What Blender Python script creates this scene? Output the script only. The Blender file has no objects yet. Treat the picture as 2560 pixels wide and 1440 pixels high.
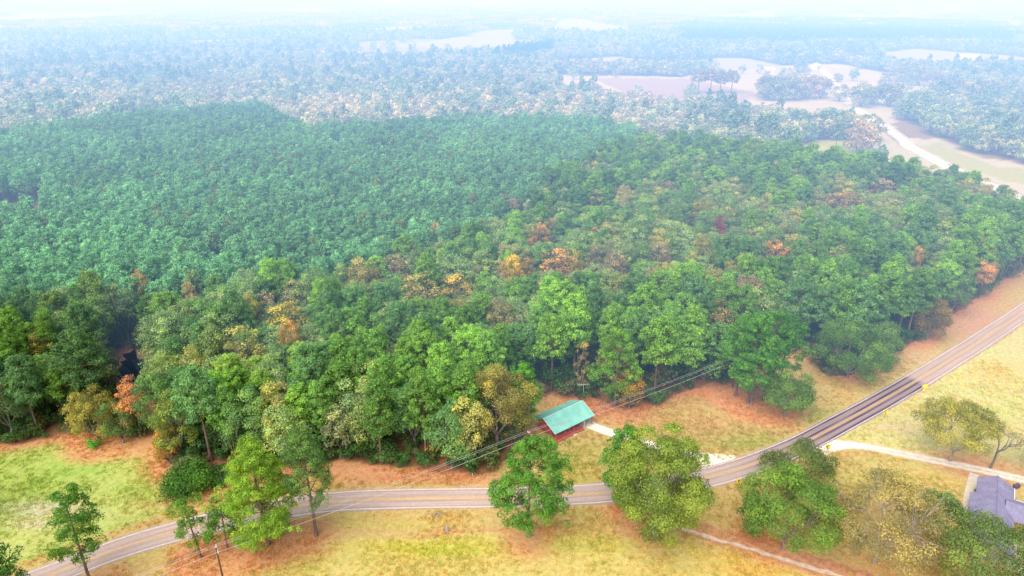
import bpy, math, random, time
import numpy as np
from mathutils import Vector

random.seed(7)
RNG = np.random.default_rng(7)
S = bpy.context.scene
C = S.collection

# ------------------------------------------------------------------ camera
HC, PITCH, F = 105.0, math.radians(23.7), 1707.0        # drone height, tilt, focal length in photo pixels
CP, SP = math.cos(PITCH), math.sin(PITCH)


def un(px, py, z=0.0):
    """surveyed photo point -> place on the land (height z)"""
    a = (px - 1280) / F
    b = (720 - py) / F
    dy, dz = CP + b * SP, -SP + b * CP
    t = (z - HC) / dz
    return np.array([a * t, dy * t, z])


def pr(x, y, z=0.0):
    r = z - HC
    d = y * CP - r * SP
    v = y * SP + r * CP
    return 1280 + F * x / d, 720 - F * v / d


def tall(x, y, top):
    lo, hi = 0.0, 60.0
    for _ in range(40):
        m = (lo + hi) / 2
        if pr(x, y, m)[1] > top:
            lo = m
        else:
            hi = m
    return lo


cam_d = bpy.data.cameras.new("camera")
cam = bpy.data.objects.new("camera", cam_d)
C.objects.link(cam)
cam.location = (0, 0, HC)
cam.rotation_euler = (math.pi / 2 - PITCH, 0, 0)
cam_d.sensor_width = 36
cam_d.lens = 36 * F / 2560
cam_d.clip_start = 1
cam_d.clip_end = 40000
S.camera = cam

# ------------------------------------------------------------------ helpers


def tag(o, label=None, cat=None, group=None, kind=None):
    if label:
        o["label"] = label
    if cat:
        o["category"] = cat
    if group:
        o["group"] = group
    if kind:
        o["kind"] = kind
    return o


def empty(name, loc, rz=0.0):
    o = bpy.data.objects.new(name, None)
    C.objects.link(o)
    o.location = [float(v) for v in loc]
    o.rotation_euler = (0, 0, rz)
    return o


def link(name, me, parent=None, loc=(0, 0, 0)):
    o = bpy.data.objects.new(name, me)
    C.objects.link(o)
    o.parent = parent
    o.location = [float(v) for v in loc]
    return o


def mesh_np(name, verts, faces, mats, mat_idx=None, shade=None, smooth=False):
    """verts (n,3); faces: (m,4) quads as array"""
    me = bpy.data.meshes.new(name)
    verts = np.asarray(verts, np.float32)
    faces = np.asarray(faces, np.int32)
    n, m = len(verts), len(faces)
    me.vertices.add(n)
    me.vertices.foreach_set("co", verts.ravel())
    me.loops.add(m * 4)
    me.loops.foreach_set("vertex_index", faces.ravel())
    me.polygons.add(m)
    me.polygons.foreach_set("loop_start", np.arange(0, m * 4, 4, dtype=np.int32))
    me.polygons.foreach_set("loop_total", np.full(m, 4, np.int32))
    for mt in mats:
        me.materials.append(mt)
    if mat_idx is not None:
        me.polygons.foreach_set("material_index", np.asarray(mat_idx, np.int32))
    if smooth:
        me.polygons.foreach_set("use_smooth", np.ones(m, bool))
    if shade is not None:
        a = me.attributes.new("shade", "FLOAT", "FACE")
        a.data.foreach_set("value", np.asarray(shade, np.float32))
    me.update(calc_edges=True)
    return me


class MB:
    """collects boxes, bars, tubes and polygons for one mesh"""

    def __init__(self):
        self.v, self.f, self.mi = [], [], []

    def poly(self, pts, mi=0):
        b = len(self.v)
        self.v += [tuple(map(float, p)) for p in pts]
        self.f.append(tuple(range(b, b + len(pts))))
        self.mi.append(mi)

    def hexa(self, p, mi=0):
        b = len(self.v)
        self.v += [tuple(map(float, q)) for q in p]
        for q in ((0, 3, 2, 1), (4, 5, 6, 7), (0, 1, 5, 4), (1, 2, 6, 5), (2, 3, 7, 6), (3, 0, 4, 7)):
            self.f.append(tuple(b + i for i in q))
            self.mi.append(mi)

    def box(self, x0, x1, y0, y1, z0, z1, mi=0):
        self.hexa([(x0, y0, z0), (x1, y0, z0), (x1, y1, z0), (x0, y1, z0), (x0, y0, z1), (x1, y0, z1), (x1, y1, z1), (x0, y1, z1)], mi)

    def tube(self, pts, radii, n=6, mi=0, cap=True):
        pts = [Vector(p) for p in pts]
        b = len(self.v)
        for i, p in enumerate(pts):
            t = (pts[min(i + 1, len(pts) - 1)] - pts[max(i - 1, 0)]).normalized()
            a = t.cross(Vector((0, 0, 1)) if abs(t.z) < 0.95 else Vector((1, 0, 0))).normalized()
            c = t.cross(a)
            r = radii[i] if hasattr(radii, "__len__") else radii
            for k in range(n):
                q = p + (a * math.cos(2 * math.pi * k / n) + c * math.sin(2 * math.pi * k / n)) * r
                self.v.append((q.x, q.y, q.z))
        for i in range(len(pts) - 1):
            for k in range(n):
                k2 = (k + 1) % n
                self.f.append((b + i * n + k, b + i * n + k2, b + (i + 1) * n + k2, b + (i + 1) * n + k))
                self.mi.append(mi)
        if cap:
            self.f.append(tuple(b + (len(pts) - 1) * n + k for k in range(n)))
            self.f.append(tuple(b + n - 1 - k for k in range(n)))
            self.mi += [mi, mi]

    def mesh(self, name, mats):
        me = bpy.data.meshes.new(name)
        me.from_pydata(self.v, [], self.f)
        for m in mats if isinstance(mats, (list, tuple)) else [mats]:
            me.materials.append(m)
        me.polygons.foreach_set("material_index", np.array(self.mi, np.int32))
        me.update()
        return me

    def build(self, name, mats, parent=None, loc=(0, 0, 0)):
        return link(name, self.mesh(name, mats), parent, loc)


def vnoise(x, y, scale, seed):
    """smooth value noise 0..1"""
    r = np.random.default_rng(seed)
    g = r.random((256, 256))
    u, v = np.asarray(x) / scale + 1000.3, np.asarray(y) / scale + 1000.7
    i, j = np.floor(u).astype(int), np.floor(v).astype(int)
    fu, fv = u - i, v - j
    fu, fv = fu * fu * (3 - 2 * fu), fv * fv * (3 - 2 * fv)
    i0, i1, j0, j1 = i % 256, (i + 1) % 256, j % 256, (j + 1) % 256
    return (g[i0, j0] * (1 - fu) + g[i1, j0] * fu) * (1 - fv) + (g[i0, j1] * (1 - fu) + g[i1, j1] * fu) * fv


def fbm(x, y, scale, seed, n=4):
    t, a, w = 0, 1.0, 0
    for k in range(n):
        t = t + a * vnoise(x, y, scale / 2 ** k, seed + k)
        w += a
        a *= 0.55
    return t / w


def inside(px, py, poly):
    px, py = np.asarray(px, float), np.asarray(py, float)
    r = np.zeros(px.shape, bool)
    n = len(poly)
    for k in range(n):
        x1, y1 = poly[k]
        x2, y2 = poly[(k + 1) % n]
        if y1 == y2:
            continue
        c = (y1 > py) != (y2 > py)
        r ^= c & (px < (x2 - x1) * (py - y1) / (y2 - y1) + x1)
    return r


def smooth(e0, e1, x):
    t = np.clip((x - e0) / (e1 - e0), 0, 1)
    return t * t * (3 - 2 * t)


# ------------------------------------------------------------------ materials
def new_mat(name):
    m = bpy.data.materials.new(name)
    m.use_nodes = True
    nt = m.node_tree
    nt.nodes.clear()
    out = nt.nodes.new("ShaderNodeOutputMaterial")
    return m, nt, out


def N(nt, kind, **kw):
    n = nt.nodes.new(kind)
    for k, v in kw.items():
        if k.startswith("in_"):
            n.inputs[k[3:].replace("_", " ")].default_value = v
        else:
            setattr(n, k, v)
    return n


def noise(nt, scale, detail=4, rough=0.6, vec=None, dist=0.0):
    n = N(nt, "ShaderNodeTexNoise")
    n.inputs["Scale"].default_value = scale
    n.inputs["Detail"].default_value = detail
    n.inputs["Roughness"].default_value = rough
    n.inputs["Distortion"].default_value = dist
    if vec is not None:
        nt.links.new(vec, n.inputs["Vector"])
    return n.outputs["Fac"]


def ramp(nt, fac, a, b, lo=0.35, hi=0.65):
    r = N(nt, "ShaderNodeMapRange")
    r.inputs["From Min"].default_value = lo
    r.inputs["From Max"].default_value = hi
    r.inputs["To Min"].default_value = a
    r.inputs["To Max"].default_value = b
    nt.links.new(fac, r.inputs["Value"])
    return r.outputs["Result"]


def mixc(nt, fac, a, b, mode="MIX"):
    m = N(nt, "ShaderNodeMix", data_type="RGBA", blend_type=mode)
    for s, v in (("Factor", fac), ("A", a), ("B", b)):
        sock = [i for i in m.inputs if i.name == s and i.enabled][0] if s == "Factor" else [i for i in m.inputs if i.name == s and i.type == "RGBA"][0]
        if hasattr(v, "links") or isinstance(v, bpy.types.NodeSocket):
            nt.links.new(v, sock)
        elif s == "Factor":
            sock.default_value = v
        else:
            sock.default_value = (*v, 1.0) if len(v) == 3 else v
    return [o for o in m.outputs if o.type == "RGBA"][0]


def math_n(nt, op, a, b=None):
    m = N(nt, "ShaderNodeMath", operation=op)
    for i, v in enumerate((a, b)):
        if v is None:
            continue
        if isinstance(v, bpy.types.NodeSocket):
            nt.links.new(v, m.inputs[i])
        else:
            m.inputs[i].default_value = v
    return m.outputs[0]


def simple(name, col, rough=0.8, var=0.25, scale=2.0, spec=0.2, bump=0.0, stretch=None):
    m, nt, out = new_mat(name)
    b = N(nt, "ShaderNodeBsdfPrincipled")
    tc = N(nt, "ShaderNodeTexCoord").outputs["Object"]
    if stretch:
        mp = N(nt, "ShaderNodeMapping")
        mp.inputs["Scale"].default_value = stretch
        nt.links.new(tc, mp.inputs["Vector"])
        tc = mp.outputs["Vector"]
    n = noise(nt, scale, 5, 0.65, tc)
    f = ramp(nt, n, 1 - var, 1 + var)
    c = mixc(nt, 1.0, col, f, "MULTIPLY")
    nt.links.new(c, b.inputs["Base Color"])
    b.inputs["Roughness"].default_value = rough
    b.inputs["Specular IOR Level"].default_value = spec
    if bump:
        bp = N(nt, "ShaderNodeBump")
        bp.inputs["Strength"].default_value = bump
        nt.links.new(n, bp.inputs["Height"])
        nt.links.new(bp.outputs["Normal"], b.inputs["Normal"])
    nt.links.new(b.outputs[0], out.inputs["Surface"])
    return m


def foliage_material():
    m, nt, out = new_mat("foliage")
    at = N(nt, "ShaderNodeAttribute", attribute_type="INSTANCER", attribute_name="tint")
    sh = N(nt, "ShaderNodeAttribute", attribute_type="GEOMETRY", attribute_name="shade")
    c = mixc(nt, 1.0, at.outputs["Color"], sh.outputs["Fac"], "MULTIPLY")
    # clumps with a higher random tone lean to yellow
    warm = mixc(nt, 1.0, c, (1.22, 1.06, 0.72), "MULTIPLY")
    c = mixc(nt, ramp(nt, sh.outputs["Fac"], 0.0, 1.0, 0.95, 1.35), c, warm)
    d = N(nt, "ShaderNodeBsdfDiffuse")
    t = N(nt, "ShaderNodeBsdfTranslucent")
    nt.links.new(c, d.inputs["Color"])
    tr = mixc(nt, 1.0, c, (1.15, 1.1, 0.6), "MULTIPLY")
    nt.links.new(tr, t.inputs["Color"])
    mx = N(nt, "ShaderNodeMixShader")
    mx.inputs[0].default_value = 0.3
    nt.links.new(d.outputs[0], mx.inputs[1])
    nt.links.new(t.outputs[0], mx.inputs[2])
    nt.links.new(mx.outputs[0], out.inputs["Surface"])
    return m


FOL = foliage_material()
BARK = simple("pine_bark", (0.20, 0.135, 0.11), 0.95, 0.35, 1.5, 0.1, 0.4, (1, 1, 0.25))
GREYBARK = simple("grey_bark", (0.24, 0.21, 0.19), 0.95, 0.3, 1.5, 0.1, 0.3, (1, 1, 0.3))
DARKBARK = simple("dark_bark", (0.18, 0.155, 0.14), 0.95, 0.2, 1.5, 0.1)
PALEBARK = simple("pale_limb_bark", (0.36, 0.30, 0.23), 0.9, 0.3, 1.5, 0.1)

# ------------------------------------------------------------------ trees


def cards(P, Nrm, size, rng, jit=0.5):
    """leaf sprays: small kite-shaped faces at P facing about Nrm"""
    n = len(P)
    Nn = Nrm + rng.normal(0, jit, (n, 3))
    Nn /= np.linalg.norm(Nn, axis=1)[:, None] + 1e-9
    a = np.cross(Nn, rng.normal(0, 1, (n, 3)))
    a /= np.linalg.norm(a, axis=1)[:, None] + 1e-9
    b = np.cross(Nn, a)
    s = (size * rng.uniform(0.6, 1.3, n))[:, None]
    k = lambda lo, hi: rng.uniform(lo, hi, n)[:, None]
    v = np.empty((n, 4, 3))
    v[:, 0] = P + a * s * k(0.4, 0.75)
    v[:, 1] = P + b * s * k(0.25, 0.5) + a * s * k(-0.2, 0.2)
    v[:, 2] = P - a * s * k(0.4, 0.75)
    v[:, 3] = P - b * s * k(0.25, 0.5) + a * s * k(-0.2, 0.2)
    return v.reshape(-1, 3)


def puffs(centres, radii, ncard, cs, rng, flat=0.75, up=0.55, outw=None, jit=0.45):
    m = len(centres)
    cid = np.repeat(np.arange(m), ncard)
    d = rng.normal(0, 1, (m * ncard, 3))
    d /= np.linalg.norm(d, axis=1)[:, None]
    d[:, 2] += up
    if outw is not None:
        d += outw[cid]
    d /= np.linalg.norm(d, axis=1)[:, None]
    r = radii[cid][:, None] * rng.uniform(0.55, 1.05, (m * ncard, 1)) ** 0.7
    P = centres[cid] + d * r * np.array([1, 1, flat])
    sh = rng.uniform(0.72, 1.3, m)[cid] * rng.uniform(0.88, 1.12, m * ncard)
    return cards(P, d, cs, rng, jit), sh


def gen_pine(seed, H, W, cb=0.42, limbs=30, dens=1.0, cs=0.55, ncard=15, tr=0.95, bend=0.0, open_=0.0, dead=6):
    """loblolly pine: straight trunk, whorled limbs, tufted needle masses"""
    rng = np.random.default_rng(seed)
    mb = MB()
    bx, by = rng.normal(0, 0.012, 2) * H
    ph = rng.uniform(0, 6.28, 3)

    def axis(z):
        t = z / H
        return np.array([bx * t * t + bend * H * t ** 1.5 + 0.12 * math.sin(3 * t + ph[0]), by * t * t + 0.12 * math.sin(4 * t + ph[1]), z])

    r0 = 0.0135 * H
    zs = np.linspace(0, H * 0.97, 9)
    mb.tube([axis(z) for z in zs], [r0 * (1.25 if i == 0 else 1) * (1 - 0.88 * z / H) + 0.02 for i, z in enumerate(zs)], 7)
    cen, rad, outw = [], [], []
    az = rng.uniform(0, 6.28)
    gap = rng.uniform(0, 6.28)
    for i in range(limbs):
        t = (i + rng.uniform(0, 1)) / limbs
        az += 2.4 + rng.normal(0, 0.35)
        z0 = H * (cb + (0.965 - cb) * t)
        prof = 1.22 * (1 - t) ** 0.48 * min(1, 0.55 + 1.9 * t)
        prof *= 1 + 0.22 * math.sin(2 * az + ph[2]) + 0.18 * math.sin(az + gap)
        L = max(0.5, W / 2 * prof * rng.uniform(0.8, 1.1))
        if rng.random() < open_ * (1 - t):
            L *= 0.45
        rise = rng.uniform(0.02, 0.3) + 0.45 * t
        base = axis(z0)
        dirv = np.array([math.cos(az), math.sin(az), 0])
        tip = base + dirv * L + np.array([0, 0, L * rise])
        mid = base + dirv * L * 0.5 + np.array([0, 0, L * rise * 0.35])
        mb.tube([base, mid, tip], [r0 * 0.34 * (1 - 0.7 * t) + 0.02, r0 * 0.22 * (1 - 0.7 * t) + 0.018, 0.015], 4, cap=False)
        nt_ = max(2, int(round(dens * (1.6 + L * 1.75))))
        for k in range(nt_):
            s = rng.uniform(0.35, 1.0) ** 0.6
            lat = rng.normal(0, 0.3) * L * s
            p = base + (tip - base) * s + np.array([-dirv[1] * lat, dirv[0] * lat, rng.uniform(-0.8, 0.9)])
            cen.append(p)
            rad.append(tr * rng.uniform(0.65, 1.2))
            outw.append(dirv * 0.35)
    for k in range(int(5 * dens) + 2):
        cen.append(axis(H * rng.uniform(0.93, 1.0)) + np.array([*rng.normal(0, 0.5, 2), -0.3]))
        rad.append(tr * rng.uniform(0.6, 1))
        outw.append(np.zeros(3))
    for k in range(dead):
        z0 = H * rng.uniform(0.12, max(0.2, cb + 0.05))
        a = rng.uniform(0, 6.28)
        L = rng.uniform(0.5, 1.8)
        b = axis(z0)
        mb.tube([b, b + np.array([math.cos(a) * L, math.sin(a) * L, rng.uniform(-0.3, 0.3)])], [0.05, 0.015], 4, cap=False)
    v, sh = puffs(np.array(cen), np.array(rad), ncard, cs, rng, 0.72, 0.6, np.array(outw))
    return mb, v, sh


def gen_oak(seed, H, W, cb=0.28, lobes=22, cs=0.6, cover=1.0, lobe_r=0.2, branch=1.0, flat_top=1.0, twigs=0, skirt=0.35):
    """broadleaf: forked trunk and a crown of many leafy lobes with gaps"""
    rng = np.random.default_rng(seed)
    mb = MB()
    z0, cz = H * cb, H * (cb + (1 - cb) * 0.5)
    ax, azx = W / 2, H * (1 - cb) / 2 * flat_top
    r0 = 0.017 * H + 0.05
    fork = np.array([*rng.normal(0, 0.02 * H, 2), z0])
    mb.tube([(0, 0, 0), fork * np.array([0.4, 0.4, 0.5]), fork], [r0 * 1.3, r0, r0 * 0.85], 7)
    cen, rad = [], []
    k = 0
    while len(cen) < lobes and k < 4000:
        k += 1
        d = rng.normal(0, 1, 3)
        d /= np.linalg.norm(d)
        if d[2] < -skirt:
            continue
        q = rng.uniform(0.55, 0.95)
        R = W * lobe_r * rng.uniform(0.6, 1.2)
        p = np.array([d[0] * (ax - R * 0.75) * q / 0.85, d[1] * (ax - R * 0.75) * q / 0.85, cz + d[2] * (azx - R * 0.6) * q / 0.85])
        if any(np.linalg.norm((p - c) * np.array([1, 1, 1.2])) < 0.55 * (R + r) for c, r in zip(cen, rad)):
            if rng.random() > k / 1200:
                continue
        cen.append(p)
        rad.append(R)
    cen, rad = np.array(cen), np.array(rad)
    mains = []
    for j in range(6):
        a = j * 1.05 + rng.uniform(0, 0.6)
        e = fork + np.array([math.cos(a) * W * 0.2, math.sin(a) * W * 0.2, H * (1 - cb) * rng.uniform(0.25, 0.5)])
        m = fork * 0.5 + e * 0.5 + np.array([math.cos(a) * 0.3, math.sin(a) * 0.3, -0.2])
        mb.tube([fork, m, e], [r0 * 0.55, r0 * 0.42, r0 * 0.28], 5, cap=False)
        mains.append(e)
    mains = np.array(mains)
    for c in cen:
        if rng.random() > branch:
            continue
        e = mains[np.argmin(np.linalg.norm(mains - c, axis=1))]
        m = (e + c) / 2 + rng.normal(0, 0.25, 3)
        mb.tube([e, m, c], [r0 * 0.26, r0 * 0.16, 0.025], 4, cap=False)
        for q in range(twigs):
            d = (c - np.array([0, 0, cz - azx * 0.4]))
            d = d / (np.linalg.norm(d) + 1e-6) + rng.normal(0, 0.55, 3)
            tip = c + d / np.linalg.norm(d) * W * lobe_r * rng.uniform(0.7, 1.35)
            mm = (c + tip) / 2 + rng.normal(0, 0.15, 3)
            mb.tube([m, c * 0.6 + mm * 0.4, tip], [0.05, 0.035, 0.012], 3, cap=False)
    V, SH = [], []
    for c, R in zip(cen, rad):
        n = int(cover * 11.0 * R * R / (cs * cs))
        d = rng.normal(0, 1, (n, 3))
        d /= np.linalg.norm(d, axis=1)[:, None]
        o = (c - np.array([0, 0, cz - azx * 0.3])) / np.array([ax, ax, azx])
        d += o * 0.55 + np.array([0, 0, 0.25])
        d /= np.linalg.norm(d, axis=1)[:, None]
        lump = 1 + 0.16 * np.sin(d[:, 0] * 7 + c[0] * 3) * np.sin(d[:, 1] * 7 + c[1] * 5) + 0.12 * np.sin(d[:, 2] * 9 + c[2])
        P = c + d * (R * lump * rng.uniform(0.62, 1.12, n))[:, None] * np.array([1, 1, 0.8])
        V.append(cards(P, d, cs, rng, 0.5))
        SH.append(rng.uniform(0.7, 1.3) * rng.uniform(0.75, 1.25, n))
    return mb, np.concatenate(V), np.concatenate(SH)


def gen_bare(seed, H, W, levels=5):
    """leafless tree"""
    rng = np.random.default_rng(seed)
    mb = MB()

    def grow(p, d, L, r, lv):
        e = p + d * L
        m = p + d * L * 0.5 + rng.normal(0, 0.05 * L, 3)
        mb.tube([p, m, e], [r, r * 0.85, r * 0.65], 5 if lv > 2 else 3, cap=False)
        if lv == 0:
            return
        for k in range(rng.integers(2, 5)):
            q = d + rng.normal(0, 0.5, 3)
            q[2] = abs(q[2]) * 0.9 + 0.12
            q /= np.linalg.norm(q)
            grow(e if k else m * 0.3 + e * 0.7, q, L * rng.uniform(0.55, 0.8), r * 0.6, lv - 1)

    grow(np.zeros(3), np.array([0.05, 0, 1.0]), H * 0.36, 0.022 * H, levels)
    return mb


def gen_shrub(seed, H, W, n=9, cs=0.4):
    rng = np.random.default_rng(seed)
    cen = np.column_stack([rng.uniform(-0.5, 0.5, n) * W * 0.7, rng.uniform(-0.5, 0.5, n) * W * 0.7, rng.uniform(0.25, 0.75, n) * H])
    rad = rng.uniform(0.18, 0.3, n) * W
    v, sh = puffs(cen, rad, int(min(500, 9 * (rad.mean() / cs) ** 2)), cs, rng, 0.9, 0.5)
    v[:, 2] = np.abs(v[:, 2])
    mb = MB()
    for c in cen[:5]:
        mb.tube([(0, 0, 0), c], [0.06, 0.02], 4, cap=False)
    return mb, v, sh


def crown_mesh(name, v, sh):
    n = len(sh)
    return mesh_np(name, v, np.arange(n * 4).reshape(-1, 4), [FOL], shade=sh)


def whole_mesh(name, mb, v, sh, bark=BARK):
    """trunk and crown in one mesh, for woods that are counted by nobody"""
    fq = [f if len(f) == 4 else (f[0], f[1], f[2], f[2]) for f in mb.f if len(f) <= 4]
    nv = len(mb.v)
    n = len(sh)
    V = np.concatenate([np.array(mb.v).reshape(-1, 3), v])
    Fc = np.concatenate([np.array(fq, np.int32).reshape(-1, 4), np.arange(n * 4).reshape(-1, 4) + nv])
    return mesh_np(name, V, Fc, [bark, FOL], mat_idx=np.r_[np.zeros(len(fq)), np.ones(n)], shade=np.r_[np.ones(len(fq)), sh])


def set_tint(o, col):
    o["tint"] = [float(c) for c in col]


def plant(name, label, cat, x, y, rz, scl, trunk_me, crown_me, tint, group=None, z=0.0):
    t = empty(name, (x, y, z), rz)
    t.scale = scl if hasattr(scl, "__len__") else (scl, scl, scl)
    tag(t, label, cat, group)
    link("trunk", trunk_me, t)
    if crown_me is not None:
        c = link("crown", crown_me, t)
        set_tint(c, tint)
    return t


# ------------------------------------------------------------------ the surveyed layout (photo points on the ground)
WOODS = [(-400, 1175), (0, 1112), (100, 1095), (205, 1080), (300, 1085), (405, 1085), (425, 1165), (450, 1200), (560, 1188), (700, 1165), (860, 1150), (960, 1166),
         (1060, 1172), (1150, 1183), (1230, 1178), (1290, 1130), (1316, 1080), (1312, 1040), (1325, 1000), (1375, 978), (1480, 995), (1560, 1015), (1640, 1008),
         (1700, 985), (1790, 958), (1850, 940), (1900, 890), (1975, 872), (2010, 868), (2050, 925), (2090, 940), (2150, 930), (2230, 882), (2310, 838), (2400, 772),
         (2480, 715), (2560, 672), (2720, 605), (2690, 590), (2600, 590), (2480, 570), (2380, 515), (2270, 490), (2150, 465), (2000, 440), (1850, 425), (1700, 400),
         (1610, 392), (1520, 440), (1420, 480), (1290, 590), (1180, 660), (1080, 690), (960, 740), (850, 780), (650, 810), (400, 820), (200, 850), (0, 880), (-450, 905)]
PLANTATION = [(-450, 905), (0, 880), (200, 850), (400, 820), (650, 810), (850, 780), (960, 740), (1080, 690), (1180, 660), (1290, 590), (1420, 480), (1520, 440),
              (1610, 388), (1500, 346), (1400, 343), (1100, 347), (900, 362), (780, 374), (725, 345), (650, 300), (560, 312), (420, 328), (250, 348), (0, 385), (-450, 420)]
FIELD = [(1380, 188), (1700, 192), (1840, 170), (2040, 160), (2100, 160), (2240, 186), (2320, 205), (2400, 212), (2400, 232), (2300, 262), (2250, 270), (2235, 300), (2245, 345),
         (2345, 346), (2460, 392), (2560, 410), (2720, 470), (2720, 590), (2600, 590), (2480, 570), (2380, 515), (2270, 490), (2150, 465), (2000, 440), (1985, 372),
         (2050, 352), (2130, 352), (2185, 345), (2150, 318), (2080, 308), (1990, 305), (1900, 298), (1830, 282), (1700, 275), (1560, 268), (1490, 240), (1385, 235)]
PALE = [(850, 160), (860, 128), (870, 108), (1000, 98), (1400, 100), (1400, 112), (1270, 120), (1240, 135), (1150, 148), (1000, 158)]
CONIFER = [[(1700, 115), (1720, 62), (2000, 50), (2500, 62), (2520, 112), (2100, 118)], [(1258, 152), (1280, 130), (1330, 120), (1412, 124), (1412, 146), (1330, 154)]]
POND_VIEW = [(292, 872), (408, 872), (414, 1080), (284, 1080)]
POND = [(300, 905), (325, 895), (372, 895), (392, 912), (388, 945), (350, 968), (310, 970), (290, 945)]

ROAD_PX = [(-420, 1640), (-150, 1535), (123, 1440), (283, 1374), (460, 1322), (573, 1296), (720, 1268), (853, 1251), (1040, 1246), (1220, 1244), (1346, 1241), (1486, 1235),
           (1640, 1219), (1776, 1193), (1886, 1160), (2003, 1112), (2173, 1020), (2273, 963), (2430, 866), (2560, 780), (2760, 635)]


def spline(pts, step):
    pts = np.array(pts, float)
    d = np.r_[0, np.cumsum(np.linalg.norm(np.diff(pts, axis=0), axis=1))]
    n = max(2, int(d[-1] / step))
    s = np.linspace(0, d[-1], n)
    out = np.column_stack([np.interp(s, d, pts[:, k]) for k in range(pts.shape[1])])
    w = max(1, int(9 / step))
    ker = np.hanning(2 * w + 3)
    ker /= ker.sum()
    pad = np.pad(out, ((w + 1, w + 1), (0, 0)), mode="reflect", reflect_type="odd")
    return np.column_stack([np.convolve(pad[:, k], ker, "valid") for k in range(pts.shape[1])])


ROAD = spline([un(*p)[:2] for p in ROAD_PX], 1.5)
FAR_ROAD = spline([un(*p)[:2] for p in [(2680, 590), (2560, 500), (2470, 462), (2392, 428), (2330, 396), (2266, 362), (2203, 314), (2136, 268), (2106, 242), (2092, 218), (2075, 196), (2055, 172)]], 6)
DRIVE_A = spline([un(*p)[:2] for p in [(1472, 1062), (1500, 1072), (1540, 1087), (1620, 1112), (1700, 1131), (1770, 1148), (1818, 1170)]], 1.0)
DRIVE_B = spline([un(*p)[:2] for p in [(2045, 1118), (2090, 1109), (2150, 1112), (2230, 1129), (2310, 1146), (2400, 1164), (2480, 1181), (2570, 1202), (2700, 1232)]], 1.0)
WALK = spline([un(*p)[:2] for p in [(2436, 1184), (2428, 1215), (2420, 1250), (2412, 1290)]], 1.0)
TRAIL = spline([un(*p)[:2] for p in [(1700, 1318), (1760, 1338), (1850, 1363), (1930, 1388), (2000, 1408), (2090, 1436), (2250, 1490)]], 1.0)


def near_line(x, y, line, r):
    x, y = np.asarray(x, float), np.asarray(y, float)
    best = np.full(x.shape, 1e9)
    sel = (x > line[:, 0].min() - r) & (x < line[:, 0].max() + r) & (y > line[:, 1].min() - r) & (y < line[:, 1].max() + r)
    if sel.any():
        xs, ys = x[sel], y[sel]
        b = np.full(xs.shape, 1e9)
        for p in line:
            b = np.minimum(b, (xs - p[0]) ** 2 + (ys - p[1]) ** 2)
        best[sel] = np.sqrt(b)
    return best


def poisson(x0, x1, y0, y1, spacing, seed, tries=1):
    """jittered staggered grid of planting spots"""
    r = np.random.default_rng(seed)
    nx, ny = int((x1 - x0) / spacing), int((y1 - y0) / (spacing * 0.87))
    gx, gy = np.meshgrid(np.arange(nx), np.arange(ny))
    x = x0 + (gx + 0.5 * (gy % 2)) * spacing + r.uniform(-0.36, 0.36, gx.shape) * spacing
    y = y0 + gy * spacing * 0.87 + r.uniform(-0.36, 0.36, gx.shape) * spacing
    return x.ravel(), y.ravel()


# tints (base colours of foliage)
PINE_T = [(0.115, 0.28, 0.075), (0.15, 0.34, 0.075), (0.20, 0.43, 0.075), (0.13, 0.30, 0.105), (0.24, 0.43, 0.085)]
PINE_T = [tuple(v * k for v, k in zip(c, (1.32, 1.18, 1.38))) for c in PINE_T]
PINE_N = ["deep green", "mid green", "bright green", "blue-tinged green", "light green"]
OAK_T = [(0.25, 0.38, 0.17), (0.20, 0.36, 0.12), (0.28, 0.40, 0.15), (0.32, 0.38, 0.20), (0.35, 0.37, 0.13), (0.38, 0.33, 0.22), (0.15, 0.31, 0.11)]
OAK_T = [tuple(v * k for v, k in zip(c, (1.18, 1.16, 1.22))) for c in OAK_T]
OAK_N = ["grey-green", "plain green", "pale green", "silvery olive", "yellow-olive", "drab tan", "dark green"]

# --- prototypes shared by the woods
PINES = []
for k in range(8):
    mb, v, sh = gen_pine(100 + k, 25, 8.4 + 0.7 * (k % 3), cb=0.4 + 0.05 * (k % 3), limbs=36, cs=0.40, ncard=38, tr=1.15)
    PINES.append((mb.mesh("pine_trunk", BARK), crown_mesh("pine_crown", v, sh), whole_mesh("whole_pine", mb, v, sh)))
OAKS = []
for k in range(8):
    mb, v, sh = gen_oak(200 + k, 19, 10.5 + (k % 3), cb=0.16, lobes=28 + 2 * (k % 4), cs=0.40, cover=0.8, lobe_r=0.18, skirt=0.6, branch=0.5)
    OAKS.append((mb.mesh("oak_trunk", GREYBARK), crown_mesh("oak_crown", v, sh), whole_mesh("whole_oak", mb, v, sh, GREYBARK)))
FINE = []      # fine-twigged, thin-leaved autumn trees
for k in range(4):
    mb, v, sh = gen_oak(300 + k, 17, 8.5, cb=0.2, lobes=30, cs=0.42, cover=0.62, lobe_r=0.16, twigs=1, skirt=0.6)
    FINE.append((mb.mesh("thin_trunk", GREYBARK), crown_mesh("thin_crown", v, sh), whole_mesh("whole_thin", mb, v, sh, GREYBARK)))
YOUNG = []     # close-planted plantation pines
for k in range(7):
    mb, v, sh = gen_pine(400 + k, 18, 4.6 + 0.5 * (k % 3), cb=0.44, limbs=17, cs=0.42, ncard=20, tr=0.95, dead=2, dens=0.9)
    YOUNG.append((mb.mesh("young_trunk", BARK), crown_mesh("young_crown", v, sh), whole_mesh("whole_young", mb, v, sh)))
FARTREE = []
for k in range(6):
    mb, v, sh = gen_oak(500 + k, 15, 13.5, cb=0.08, lobes=20, cs=1.0, cover=0.85, lobe_r=0.18, branch=0.4, skirt=0.7)
    FARTREE.append(whole_mesh("far_oak", mb, v, sh, GREYBARK))
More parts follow.
